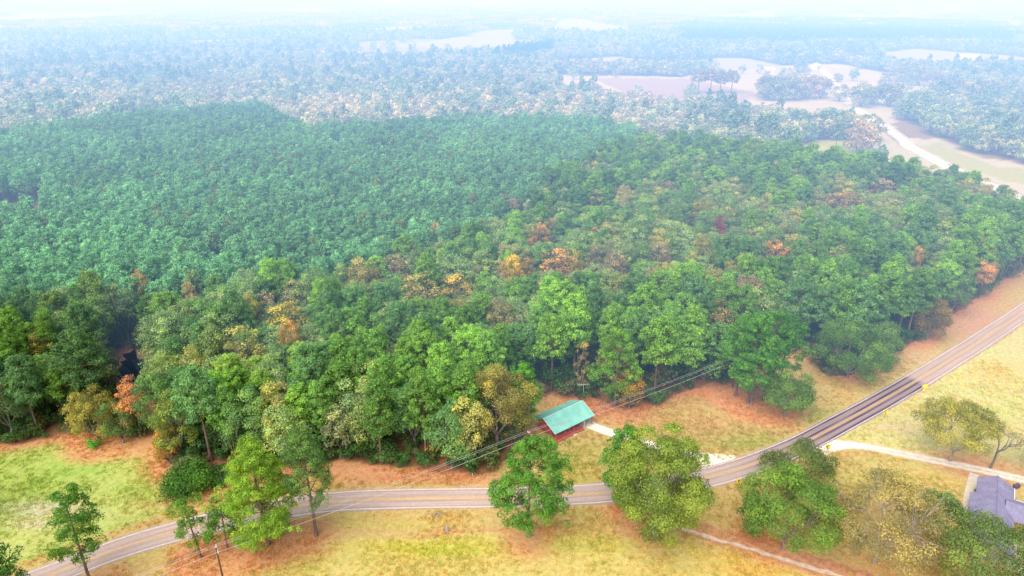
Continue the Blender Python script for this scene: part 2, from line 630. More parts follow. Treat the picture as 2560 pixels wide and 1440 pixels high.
FARPINE = []
for k in range(3):
    mb, v, sh = gen_pine(540 + k, 20, 7.5, cb=0.3, limbs=18, cs=1.2, ncard=9, tr=1.1, dead=0)
    FARPINE.append(whole_mesh("far_pine", mb, v, sh))
CLUMP = []
for k in range(4):
    rng = np.random.default_rng(560 + k)
    cen = np.column_stack([rng.uniform(-24, 24, 34), rng.uniform(-24, 24, 34), rng.uniform(6, 11, 34)])
    v, sh = puffs(cen, rng.uniform(4, 7.5, 34), 26, 3.2, rng, 0.9, 0.5)
    CLUMP.append(whole_mesh("far_clump", MB(), v, sh))
SHRUB = []
for k in range(4):
    mb, v, sh = gen_shrub(600 + k, 2.6, 3.0, cs=0.22)
    SHRUB.append((mb.mesh("shrub_stem", GREYBARK), crown_mesh("shrub_leaf", v, sh), whole_mesh("whole_shrub", mb, v, sh, GREYBARK)))


def scatter(name, label, pts, idx, rot, scl, tint, meshes, kind="stuff"):
    """one object that instances tree meshes on points (for what nobody could count)"""
    pts = np.asarray(pts, np.float32)
    n = len(pts)
    me = bpy.data.meshes.new(name)
    me.vertices.add(n)
    me.vertices.foreach_set("co", pts.ravel())
    for nm, ty, arr, fld in (("idx", "INT", idx, "value"), ("rot", "FLOAT_VECTOR", rot, "vector"), ("scl", "FLOAT_VECTOR", scl, "vector"), ("tint", "FLOAT_COLOR", tint, "color")):
        a = me.attributes.new(nm, ty, "POINT")
        a.data.foreach_set(fld, np.ascontiguousarray(np.asarray(arr, np.int32 if ty == "INT" else np.float32)).ravel())
    coll = bpy.data.collections.new(name + "_kinds")
    for i, m in enumerate(meshes):
        coll.objects.link(bpy.data.objects.new(f"{name}_kind_{i:02d}", m))
    ng = bpy.data.node_groups.new(name, "GeometryNodeTree")
    ng.interface.new_socket("Geometry", in_out="INPUT", socket_type="NodeSocketGeometry")
    ng.interface.new_socket("Geometry", in_out="OUTPUT", socket_type="NodeSocketGeometry")
    gi, go = ng.nodes.new("NodeGroupInput"), ng.nodes.new("NodeGroupOutput")
    ip, ci = ng.nodes.new("GeometryNodeInstanceOnPoints"), ng.nodes.new("GeometryNodeCollectionInfo")
    ci.inputs["Collection"].default_value = coll
    ci.inputs["Separate Children"].default_value = True
    ci.inputs["Reset Children"].default_value = True
    ip.inputs["Pick Instance"].default_value = True
    ng.links.new(gi.outputs[0], ip.inputs["Points"])
    ng.links.new(ci.outputs[0], ip.inputs["Instance"])
    for nm, ty, sock in (("idx", "INT", "Instance Index"), ("rot", "FLOAT_VECTOR", "Rotation"), ("scl", "FLOAT_VECTOR", "Scale")):
        na = ng.nodes.new("GeometryNodeInputNamedAttribute")
        na.data_type = ty
        na.inputs["Name"].default_value = nm
        out = [o for o in na.outputs if o.enabled and o.name == "Attribute"][0]
        ng.links.new(out, ip.inputs[sock])
    ng.links.new(ip.outputs[0], go.inputs[0])
    o = link(name, me)
    md = o.modifiers.new("scatter", "NODES")
    md.node_group = ng
    tag(o, label, None, None, kind)
    return o


def rgba(a):
    a = np.asarray(a, float)
    return np.column_stack([a, np.ones(len(a))])


def rots(n, rng, lean=0.03):
    return np.column_stack([rng.normal(0, lean, n), rng.normal(0, lean, n), rng.uniform(0, 6.283, n)])


def scl3(n, rng, lo, hi):
    s = rng.uniform(lo, hi, n)
    return np.column_stack([s * rng.uniform(0.88, 1.12, n), s * rng.uniform(0.88, 1.12, n), s])


# ------------------------------------------------------------------ single trees in the open
SPLAT = []       # (x, y, weight) for fallen straw under trees


def hero(kind, label, base, top, wpx, tint, seed, name=None, cat=None, **kw):
    x, y, _ = un(*base)
    H = tall(x, y, top + (0.13 * wpx if kind == 'oak' else 0.05 * wpx))
    depth = y * CP + HC * SP - 0.5 * H * SP
    W = wpx / F * depth * (1.0 if kind == 'pine' else 1.0)
    if kind == "pine":
        mb, v, sh = gen_pine(seed, H, W, **{**dict(cs=0.30, ncard=56, limbs=40, tr=1.05), **kw})
        nm, ct, bark = "pine_tree", "pine tree", BARK
    elif kind == "bare":
        mb, v, sh = gen_bare(seed, H, W), None, None
        nm, ct, bark = "bare_tree", "bare tree", DARKBARK
    elif kind == "shrub":
        mb, v, sh = gen_shrub(seed, H, W, **{**dict(n=14), **kw})
        nm, ct, bark = "leafy_shrub", "shrub", GREYBARK
    else:
        mb, v, sh = gen_oak(seed, H, W, **{**dict(cs=0.31, lobes=26, cover=0.95), **kw})
        nm, ct, bark = "broadleaf_tree", "broadleaf tree", GREYBARK
        if kw.get("twigs"):
            bark = PALEBARK
    cm = crown_mesh("crown", v, sh) if v is not None else None
    tint = np.array(tint) * np.array([1.55, 1.38, 1.55]) if tint is not None else None
    SPLAT.append((x, y, 2.0 if kind == "pine" else 1.3))
    return plant(name or nm, label, cat or ct, x, y, 0, 1, mb.mesh("trunk", bark), cm, tint)


# along the front of the picture
hero("pine", "lone slender pine beside the highway's lower bend in the near pasture corner", (228, 1460), 1228, 150, (0.075, 0.20, 0.032), 11, cb=0.3, limbs=26, open_=0.5, dens=0.95)
hero("pine", "dark green pine crown cut by the frame edge at the bottom corner", (10, 1590), 1335, 170, (0.055, 0.165, 0.035), 12, cb=0.3)
hero("pine", "crooked small pine with bare grey limbs hanging over the road", (503, 1395), 1240, 115, (0.095, 0.225, 0.036), 13, cb=0.25, limbs=17, open_=0.65, bend=-0.1, dead=14, dens=0.8)
hero("pine", "stunted pine with short leaning trunk beside the crooked roadside pine", (571, 1370), 1262, 95, (0.085, 0.21, 0.038), 14, cb=0.35, limbs=14, open_=0.6, dens=0.8)
hero("pine", "brightest lime-green full pine standing against the road", (672, 1362), 1093, 178, (0.16, 0.31, 0.038), 15, cb=0.14, limbs=52, dens=1.35)
hero("pine", "tall pine with long bare trunk and bronze patch just beside the lime-green pine", (790, 1340), 1073, 132, (0.095, 0.205, 0.055), 16, cb=0.38, limbs=30)
hero("pine", "big full-crowned pine alone in front of the road below the cabin", (1322, 1342), 1088, 168, (0.085, 0.235, 0.04), 17, cb=0.2, limbs=46, dens=1.25)
hero("oak", "huge spreading yellow-green oak covering the road bend", (1638, 1345), 1062, 258, (0.15, 0.245, 0.05), 18, cb=0.12, lobes=56, lobe_r=0.13, skirt=0.75, cover=1.35, branch=0.5)
hero("pine", "bright green pine pressed against the huge yellow-green roadside oak", (1562, 1262), 1062, 100, (0.085, 0.25, 0.045), 19, cb=0.12, limbs=36, dens=1.2)
hero("oak", "rounded dark oak touching the road opposite the pale driveway mouth", (1985, 1225), 1093, 172, (0.115, 0.18, 0.055), 20, cb=0.12, lobes=30, skirt=0.6, lobe_r=0.16)
hero("oak", "large deep green oak below the rounded roadside oak", (1958, 1370), 1158, 240, (0.115, 0.235, 0.05), 21, cb=0.1, lobes=44, lobe_r=0.14, skirt=0.7)
hero("oak", "small dusty green tree at the foot of the large deep green oak", (1880, 1335), 1235, 92, (0.085, 0.165, 0.05), 22, cb=0.1, lobes=16, skirt=0.8)
hero("oak", "half-bare olive tree showing many pale branching limbs", (2185, 1408), 1178, 285, (0.25, 0.255, 0.095), 23, cb=0.16, lobes=80, lobe_r=0.10, cover=0.5, twigs=5, skirt=0.6)
hero("oak", "small green oak between the half-bare olive tree and the shingled house", (2322, 1352), 1216, 125, (0.12, 0.215, 0.075), 24, cb=0.15, lobes=24, cover=0.6, twigs=1)
hero("oak", "broad oak with crooked pale limbs spreading in front of the shingled house", (2440, 1500), 1286, 265, (0.125, 0.215, 0.06), 25, cb=0.14, lobes=54, lobe_r=0.13, cover=0.75, twigs=2, skirt=0.6)
hero("oak", "broad flat-topped mustard-yellow oak on the pale hill pasture", (2375, 1152), 988, 190, (0.25, 0.285, 0.06), 26, cb=0.22, lobes=54, lobe_r=0.12, cover=0.75, twigs=1, skirt=0.45)
hero("bare", "leafless grey tree beside the mustard-yellow pasture oak", (2476, 1170), 1048, 70, None, 27)
hero("oak", "mustard-green tree cut by the frame edge past the leafless tree", (2602, 1190), 1036, 130, (0.19, 0.25, 0.055), 28, cb=0.15, lobes=24, cover=0.6)
# pasture corner of the woods
hero("oak", "yellow-green broadleaf at the pasture edge just before the rust-orange tree", (243, 1098), 960, 112, (0.24, 0.26, 0.065), 31, cb=0.08, lobes=30, skirt=0.75, lobe_r=0.16)
hero("oak", "green bushy tree squeezed between the yellow-green and rust-orange trees", (308, 1108), 985, 80, (0.105, 0.205, 0.06), 32, cb=0.06, lobes=22, skirt=0.85)
hero("oak", "rust-orange tree standing in front of the dark pond", (352, 1090), 934, 92, (0.42, 0.23, 0.10), 33, cb=0.08, lobes=26, skirt=0.75, lobe_r=0.16, cover=0.6)
hero("oak", "tall pale yellow-green tree at the woods corner next to the pasture", (455, 1150), 962, 98, (0.185, 0.27, 0.06), 34, cb=0.1, lobes=26, skirt=0.7, lobe_r=0.17)
hero("oak", "low orange-yellow tree leaning out at the woods corner by the pasture", (425, 1160), 1060, 70, (0.34, 0.24, 0.055), 35, cb=0.08, lobes=18, skirt=0.8)
hero("shrub", "wide rounded green thicket at the woods corner above the road", (478, 1222), 1172, 125, (0.06, 0.16, 0.03), 36, n=30)
hero("shrub", "low green bush trailing beside the wide thicket", (552, 1205), 1172, 70, (0.06, 0.155, 0.035), 37)
hero("shrub", "small round bright bush at the foot of the yellow-green pasture tree", (235, 1118), 1096, 40, (0.075, 0.31, 0.04), 38, n=8)
# the clump on the cabin lawn and the woods edge beside it
hero("pine", "front pine of the tall clump on the cabin lawn", (1868, 1006), 778, 112, (0.085, 0.245, 0.047), 41, cb=0.2, limbs=42, dens=1.15)
hero("pine", "second tallest pine of the lawn clump with clean dark trunk", (1908, 1000), 770, 120, (0.08, 0.24, 0.05), 42, cb=0.32, limbs=36, dens=1.1)
hero("pine", "rear slim pine of the lawn clump nearest the woods", (1838, 990), 786, 82, (0.095, 0.265, 0.047), 43, cb=0.28, limbs=32)
hero("pine", "pine of the lawn clump half hidden on its road side", (1945, 985), 790, 92, (0.075, 0.22, 0.05), 44, cb=0.34, limbs=30)
hero("oak", "brown dead-needled small tree in the middle of the lawn clump", (1878, 1012), 868, 62, (0.27, 0.17, 0.135), 45, cb=0.1, lobes=22, cover=0.4, skirt=0.8)
hero("oak", "low green tree with yellowing leaves in front of the lawn clump", (1962, 1042), 918, 122, (0.115, 0.235, 0.062), 46, cb=0.1, lobes=28, skirt=0.75)
hero("oak", "big round green oak at the woods tip by the highway", (2118, 945), 778, 178, (0.105, 0.225, 0.06), 47, cb=0.06, lobes=42, lobe_r=0.14, skirt=0.85)
hero("oak", "pale green oak leaning on the big round oak by the highway", (2190, 915), 792, 110, (0.12, 0.235, 0.075), 48, cb=0.1, lobes=26, skirt=0.8)
hero("oak", "olive-brown oak in the highway-side row beyond the round oak", (2315, 850), 728, 88, (0.20, 0.185, 0.09), 49, cb=0.08, lobes=26, skirt=0.8)
hero("oak", "pale orange tree at the highway-side edge of the woods", (2447, 745), 648, 56, (0.40, 0.29, 0.14), 50, cb=0.15, lobes=20)
hero("oak", "large gold-topped oak overhanging the green-roofed cabin", (1245, 1125), 898, 178, (0.245, 0.255, 0.075), 51, cb=0.2, lobes=38, lobe_r=0.14, skirt=0.6)
hero("pine", "vivid green pine hanging over the cabin roof corner", (1308, 1080), 908, 88, (0.095, 0.29, 0.035), 52, cb=0.22, limbs=34)
hero("oak", "ochre vine-covered tree at the woods edge behind the cabin drive", (1572, 1020), 905, 78, (0.31, 0.235, 0.055), 53, cb=0.05, lobes=24, skirt=0.9, cover=0.6)
hero("oak", "slim ochre tree behind the cabin antenna", (1452, 985), 850, 42, (0.27, 0.23, 0.075), 54, cb=0.1, lobes=18, skirt=0.9)
hero("pine", "bright layered pine at the woods edge nearest the cabin drive", (1535, 1020), 812, 112, (0.115, 0.275, 0.045), 55, cb=0.16, limbs=34, open_=0.3)

N_HERO = len(SPLAT)
N_HERO_PINE = 16
N_HERO_OAK = 22

# coloured trees set among the woods, by where their crowns show
ACCENT = [
    (1283, 672, 62, (0.62, 0.44, 0.03), "brightest golden-yellow tree in the middle of the woods", 19),
    (1395, 657, 92, (0.56, 0.30, 0.12), "wide peach-orange thin-leaved tree right of the golden-yellow tree", 18),
    (1318, 662, 34, (0.46, 0.28, 0.12), "narrow tan-orange tree touching the golden-yellow tree", 18),
    (1440, 660, 44, (0.36, 0.33, 0.06), "small mustard-yellow tree just past the wide peach-orange tree", 17),
    (1087, 588, 32, (0.50, 0.27, 0.14), "narrow orange tree at the plantation boundary", 18),
    (1350, 588, 48, (0.52, 0.22, 0.085), "rusty orange tree uphill of the peach-orange tree", 18),
    (1800, 566, 40, (0.44, -0.04, 0.15), "only crimson-pink tree in the woods", 17),
    (1935, 628, 62, (0.54, 0.26, 0.11), "soft orange tree below the crimson tree", 18),
    (2290, 648, 28, (0.54, 0.28, 0.11), "tiny orange crown deep in the roadside woods", 17),
    (350, 716, 42, (0.56, 0.36, 0.12), "peach-gold crown above the dark pond", 18),
    (472, 725, 26, (0.55, 0.33, 0.10), "small amber crown near the peach-gold one", 18),
    (715, 790, 88, (0.42, 0.37, 0.045), "lemon-yellow spreading crown near the pond-side pines", 18),
    (722, 838, 52, (0.50, 0.27, 0.075), "low amber crown right below the lemon-yellow one", 17),
    (1140, 718, 84, (0.58, 0.40, 0.045), "flat golden crown below the golden-yellow tree", 16),
    (2110, 502, 96, (0.44, 0.29, 0.14), "wide orange-tan crown near the far road", 17),
    (905, 686, 74, (0.40, 0.36, 0.12), "straw-yellow crown beside the plantation boundary", 18),
    (1052, 728, 92, (0.30, 0.30, 0.10), "wide olive-yellow crown left of the flat golden crown", 18),
    (602, 862, 98, (0.33, 0.34, 0.09), "broad straw-topped oak crown in the woods above the pasture", 20),
    (96, 868, 58, (0.36, 0.33, 0.05), "mustard tree in the dark woods left of the pond", 15),
    (980, 668, 76, (0.25, 0.215, 0.16), "grey-mauve nearly bare crown beside the straw-yellow one", 18),
    (732, 742, 62, (0.24, 0.26, 0.15), "silvery thin crown at the plantation's near boundary", 18),
    (1250, 788, 62, (0.28, 0.28, 0.16), "pale feathery crown in the middle of the near woods", 18),
    (1272, 512, 56, (0.27, 0.22, 0.19), "grey-lilac thin crown where plantation meets mixed woods", 18),
    (1535, 660, 64, (0.30, 0.235, 0.20), "dusty lilac bare crown right of the mustard-yellow tree", 18),
    (1650, 636, 66, (0.26, 0.24, 0.19), "wide ashen crown beyond the dusty lilac crown", 18),
    (1486, 640, 46, (0.24, 0.215, 0.17), "small mauve-grey crown behind the mustard-yellow tree", 18),
    (1805, 792, 56, (0.35, 0.25, 0.12), "tan crown just behind the lawn clump", 19),
    (1182, 512, 30, (0.26, 0.21, 0.18), "tiny mauve crown against the plantation", 17),
    (1490, 500, 36, (0.40, 0.31, 0.15), "straw-coloured small crown by the grey-lilac one", 17),
    (2205, 470, 70, (0.34, 0.23, 0.19), "pinkish bare crown nearest the far bridge", 16),
    (1610, 345, 46, (0.38, 0.25, 0.18), "pinkish crown at the plantation's far corner", 15),
]
acc_xy, acc_cap = [], []
for i, (px, py, w, tint, lab, H) in enumerate(ACCENT):
    x, y, _ = un(px, py, H * 0.78)
    depth = y * CP + HC * SP - H * 0.78 * SP
    W = w / F * depth * 1.2
    p = FINE[i % 4] if i % 3 else OAKS[i % 8]
    H0, W0 = (17, 8.5) if i % 3 else (19, 11)
    H *= 1.06
    plant("broadleaf_tree", lab, "broadleaf tree", x, y, i * 1.3, (W / W0, W / W0, H / H0), p[0], p[1], np.array(tint) * 0.8 + np.array([0.155, 0.155, 0.085]))  # autumn colour is blended toward a dull olive
    acc_xy.append((x, y, W / 2))
    acc_cap.append((x, y, W / 2, H * 0.55))
    SPLAT.append((x, y, 1))

# ------------------------------------------------------------------ the mixed woods
wx, wy = poisson(-260, 420, 128, 440, 6.5, 31)
ppx, ppy = pr(wx, wy)
ok = inside(ppx, ppy, WOODS) & ~inside(ppx, ppy, POND_VIEW) & ~inside(ppx, ppy, POND)
for x, y, r in acc_xy:
    ok &= np.hypot(wx - x, wy - y) > r * 0.75
    # keep the coloured crowns in sight: nothing tall right in front of them
    ok &= ~((np.abs(wx - x * wy / y) < r * 0.7) & (wy < y) & (wy > y - 5))
ok &= (near_line(wx, wy, ROAD, 14) > 9)
for px, py in ((1955, 980), (1990, 905)):
    q = un(px, py)
    ok &= np.hypot(wx - q[0], wy - q[1]) > 8
for hx_, hy_, hw_ in SPLAT[:N_HERO]:
    ok &= np.hypot(wx - hx_, wy - hy_) > 6.8
# a few natural openings
ok &= ~((fbm(wx, wy, 30, 77) < 0.27) & (RNG.random(len(wx)) < 0.8))
wx, wy, ppx, ppy = wx[ok], wy[ok], ppx[ok], ppy[ok]
n = len(wx)
pn = fbm(wx, wy, 45, 91)
side = np.clip((ppx - 1400) / 1200, -1, 1)
band = np.exp(-((ppy - 720) / 110) ** 2) * (ppx > 800) * (ppx < 2000)     # hardwood belt through the middle
p_pine = 0.56 + 1.5 * (pn - 0.5) - 0.45 * band + 0.12 * (ppy > 850) + 0.08 * side
is_pine = RNG.random(n) < p_pine
order = np.argsort(np.hypot(wx, wy))
rank = np.empty(n, int)
rank[order] = np.arange(n)


def zone(px, py):
    if px < 300:
        return "in the dark woods left of the pond"
    if px < 640:
        return "in the woods between pond and plantation" if py < 1000 else "in the corner woods above the pasture bend"
    if px < 1000:
        return "in the woods above the lime-green roadside pine" if py > 900 else "in the woods near the plantation's near boundary"
    if px < 1400:
        return "in the woods left of the cabin" if py > 900 else "in the belt around the golden-yellow tree"
    if px < 1800:
        return "in the woods behind the cabin" if py > 800 else "in the upper woods beyond the peach-orange tree"
    if px < 2150:
        return "in the woods behind the lawn clump" if py > 720 else "in the upper woods around the crimson tree"
    return "in the woods bordering the straight highway" if py > 640 else "in the upper woods toward the far bridge"


front = np.zeros(n, bool)
for i in range(n):
    ahead = (np.abs(wx - wx[i] * wy / wy[i]) < 5) & (wy < wy[i] - 1) & (wy > wy[i] - 40)
    front[i] = not ahead.any()
ORD = ["first", "second", "third", "fourth", "fifth", "sixth", "seventh", "eighth", "ninth", "tenth", "eleventh", "twelfth", "thirteenth", "fourteenth", "fifteenth",
       "sixteenth", "seventeenth", "eighteenth", "nineteenth", "twentieth"]
fr_l = [i for i in range(n) if front[i] and ppx[i] < 1350 and 0 < ppx[i]]
fr_r = [i for i in range(n) if front[i] and ppx[i] >= 1350 and ppx[i] < 2560]
fr_l.sort(key=lambda i: -ppx[i])
fr_r.sort(key=lambda i: ppx[i])
front_label = {}
for lst, sd in ((fr_l, "left of"), (fr_r, "right of")):
    for k, i in enumerate(lst[:20]):
        front_label[i] = f"{ORD[k]} {{}} along the woods' front row counting {sd} the cabin"

cap = np.full(n, 99.0)
for x, y, r, zc in acc_cap:
    lat = np.abs(wx - x * wy / y)
    dist = y - wy
    c_ = zc + dist * HC / y * 0.92
    hit = (lat < r + 3.5) & (dist > 0) & (dist < 32)
    cap[hit] = np.minimum(cap[hit], c_[hit])
n_p, n_o = N_HERO_PINE, N_HERO_OAK + len(ACCENT)
rest = {"pine": [], "oak": []}
for i in order:
    r = RNG.random()
    if is_pine[i]:
        shade_pick = min(4, int(fbm(wx[i], wy[i], 25, 55) * 2.4 + RNG.random() * 2.8))
        base = np.array(PINE_T[shade_pick])
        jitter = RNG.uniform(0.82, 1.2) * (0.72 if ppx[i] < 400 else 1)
        if n_p < 300:
            n_p += 1
            nm = PINE_N[shade_pick] + " pine"
            lab = front_label.get(i, "{} " + zone(ppx[i], ppy[i])).format(nm)
            grp = None if i in front_label else "pines " + zone(ppx[i], ppy[i]) + ", " + PINE_N[shade_pick]
            k = RNG.integers(0, 8)
            s = RNG.uniform(0.92, 1.12) if front[i] else RNG.uniform(0.68, 1.0)
            w = max(s, 0.85) * RNG.uniform(0.86, 1.06)
            s = min(s, cap[i] / 25)
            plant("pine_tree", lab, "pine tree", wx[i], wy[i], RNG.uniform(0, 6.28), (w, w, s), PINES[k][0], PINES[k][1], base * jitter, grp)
        else:
            rest["pine"].append((wx[i], wy[i], *(base * jitter), min(RNG.uniform(0.68, 0.98), cap[i] / 25)))
    else:
        shade_pick = int(RNG.choice(7, p=[0.24, 0.2, 0.16, 0.14, 0.1, 0.05, 0.11]))
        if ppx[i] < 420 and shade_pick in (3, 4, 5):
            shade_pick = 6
        base = np.array(OAK_T[shade_pick])
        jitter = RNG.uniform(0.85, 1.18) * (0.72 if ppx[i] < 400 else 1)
        if n_o < 300:
            n_o += 1
            nm = OAK_N[shade_pick] + " broadleaf"
            lab = front_label.get(i, "{} tree " + zone(ppx[i], ppy[i])).format(nm)
            grp = None if i in front_label else "broadleaf trees " + zone(ppx[i], ppy[i]) + ", " + OAK_N[shade_pick]
            k = RNG.integers(0, 8)
            P = FINE[k % 4] if shade_pick in (3, 5) and RNG.random() < 0.6 else OAKS[k]
            s = RNG.uniform(0.8, 1.1)
            w = s * RNG.uniform(0.84, 1.12)
            s = min(s, cap[i] / 19)
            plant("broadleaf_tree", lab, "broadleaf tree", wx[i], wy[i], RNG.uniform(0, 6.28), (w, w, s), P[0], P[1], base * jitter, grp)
        else:
            rest["oak"].append((wx[i], wy[i], *(base * jitter), min(RNG.uniform(0.8, 1.1), cap[i] / 19)))
    SPLAT.append((wx[i], wy[i], 1.0))
for kk, protos, nm in (("pine", PINES, "pine_woods"), ("oak", OAKS, "broadleaf_woods")):
    a = np.array(rest[kk]).reshape(-1, 6)
    m = len(a)
    if m:
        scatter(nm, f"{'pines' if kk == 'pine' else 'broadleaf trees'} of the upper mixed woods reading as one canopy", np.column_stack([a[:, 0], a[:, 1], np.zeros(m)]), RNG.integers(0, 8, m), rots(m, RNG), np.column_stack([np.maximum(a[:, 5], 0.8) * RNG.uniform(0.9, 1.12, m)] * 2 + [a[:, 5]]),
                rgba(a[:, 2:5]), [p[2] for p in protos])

# ------------------------------------------------------------------ the pine plantation
qx, qy = poisson(-480, 140, 180, 660, 3.9, 41)
apx, apy = pr(qx, qy)
ok = inside(apx, apy, PLANTATION) & ~inside(apx, apy, [(-120, 520), (118, 520), (132, 585), (-120, 600)]) & ~inside(apx, apy, POND_VIEW)
ok &= ~((fbm(qx, qy, 18, 78, 3) < 0.25))
for x, y, r in acc_xy:
    ok &= np.hypot(qx - x, qy - y) > r
qx, qy = qx[ok], qy[ok]
m = len(qx)
tn = fbm(qx, qy, 60, 66)
base = np.array([0.205, 0.46, 0.25]) * (0.82 + 0.36 * tn)[:, None] * RNG.uniform(0.8, 1.25, m)[:, None] * (1 + 0.6 * (fbm(qx, qy, 26, 67) - 0.5))[:, None]
odd = RNG.random(m) < 0.04
base[odd] = np.array([0.25, 0.38, 0.18]) * RNG.uniform(0.8, 1.2, odd.sum())[:, None]
scatter("pine_plantation", "close-planted even-aged pine plantation reading as one teal-green canopy", np.column_stack([qx, qy, np.zeros(m)]), RNG.integers(0, 7, m), rots(m, RNG), scl3(m, RNG, 0.82, 1.12), rgba(base), [p[2] for p in YOUNG])

# ------------------------------------------------------------------ far woodland
fx, fy = poisson(-1600, 1700, 380, 1750, 9.6, 51)
apx, apy = pr(fx, fy)
ok = (np.abs(fx) < 0.86 * fy + 60) & (apx > -250) & (apx < 2830)
ok &= ~inside(apx, apy, WOODS) & ~inside(apx, apy, PLANTATION) & ~(inside(apx + 40 * (fbm(fx, fy, 50, 5) - 0.5), apy + 12 * (fbm(fx, fy, 45, 6) - 0.5), FIELD) & (RNG.random(len(fx)) > 0.02)) & ~(inside(apx + 90 * (fbm(fx, fy, 80, 5) - 0.5), apy + 14 * (fbm(fx, fy, 60, 7) - 0.5), PALE) & (RNG.random(len(fx)) > 0.06))
ok &= (near_line(fx, fy, FAR_ROAD, 26) > np.where(apy > 300, 25, 20))
ok &= (apy < 600)
fields = fbm(fx, fy * 0.55, 260, 17, 3)
ok &= ~((fields > 0.64) & (fy > 1000))
fx, fy, apx, apy = fx[ok], fy[ok], apx[ok], apy[ok]
m = len(fx)
pal = np.array([(0.58, 0.47, 0.46), (0.46, 0.43, 0.42), (0.62, 0.43, 0.38), (0.18, 0.32, 0.22), (0.28, 0.40, 0.29), (0.42, 0.46, 0.36), (0.70, 0.60, 0.52)])
mixn = fbm(fx, fy, 70, 88)
near_strip = np.exp(-((apy - 290) / 60) ** 2) * (apx > 600) * (apx < 1800)
leftrust = (apx < 300) * (apy > 230)
right = (apx > 2150)
pick = np.empty(m, int)
for i in range(m):
    w = np.array([0.9 + 1.2 * near_strip[i], 1.0, 0.12 + 0.5 * leftrust[i], 1.1, 0.9, 0.8 + right[i], 0.35 + 1.0 * near_strip[i]])
    if mixn[i] > 0.55:
        w[[3, 4]] *= 3.0
    elif mixn[i] < 0.42:
        w[[3, 4]] *= 0.3
    pick[i] = RNG.choice(7, p=w / w.sum())
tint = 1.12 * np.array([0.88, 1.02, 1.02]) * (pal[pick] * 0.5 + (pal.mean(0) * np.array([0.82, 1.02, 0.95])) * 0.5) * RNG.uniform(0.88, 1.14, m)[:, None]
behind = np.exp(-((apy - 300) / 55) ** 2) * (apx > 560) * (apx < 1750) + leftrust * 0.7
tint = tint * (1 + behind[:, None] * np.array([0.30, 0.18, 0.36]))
idx = RNG.integers(0, 6, m)
wobx, woby = apx + 120 * (fbm(fx, fy, 90, 41) - 0.5), apy + 16 * (fbm(fx, fy, 80, 42) - 0.5)
con = (inside(wobx, woby, CONIFER[0]) | inside(wobx, woby, CONIFER[1])) & (RNG.random(m) < 0.85)
tint[con] = np.array([0.08, 0.24, 0.11]) * RNG.uniform(0.9, 1.1, con.sum())[:, None]
idx[con | ((pick == 3) & (RNG.random(m) < 0.5))] = 6 + RNG.integers(0, 3)
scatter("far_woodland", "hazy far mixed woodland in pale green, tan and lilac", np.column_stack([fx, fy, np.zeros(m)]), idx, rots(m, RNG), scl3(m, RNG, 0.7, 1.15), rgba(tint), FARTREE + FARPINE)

gx, gy = poisson(-6000, 6200, 1740, 7200, 42, 61)
apx, apy = pr(gx, gy)
ok = (apx > -200) & (apx < 2760)
fields = fbm(gx, gy * 0.45, 520, 19, 3)
ok &= (fields < 0.58) | inside(apx, apy, CONIFER[0])
ok &= ~((apy > 24) & (apy < 40) & (apx > 590) & (apx < 860)) & ~((apy > 28) & (apy < 40) & (apx < 220)) & ~((apy > 18) & (apy < 40) & (apx > 2230) & (apx < 2450))
gx, gy, apx, apy = gx[ok], gy[ok], apx[ok], apy[ok]
m = len(gx)
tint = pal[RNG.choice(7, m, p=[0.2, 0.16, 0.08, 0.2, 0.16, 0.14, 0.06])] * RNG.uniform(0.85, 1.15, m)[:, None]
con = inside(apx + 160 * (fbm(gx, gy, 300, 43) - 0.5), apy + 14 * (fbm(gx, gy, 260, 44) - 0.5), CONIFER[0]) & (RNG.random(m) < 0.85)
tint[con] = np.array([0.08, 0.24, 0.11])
scatter("horizon_woodland", "palest woodland strips just under the horizon", np.column_stack([gx, gy, np.zeros(m)]), RNG.integers(0, 4, m), rots(m, RNG, 0), scl3(m, RNG, 0.85, 1.2), rgba(tint), CLUMP)

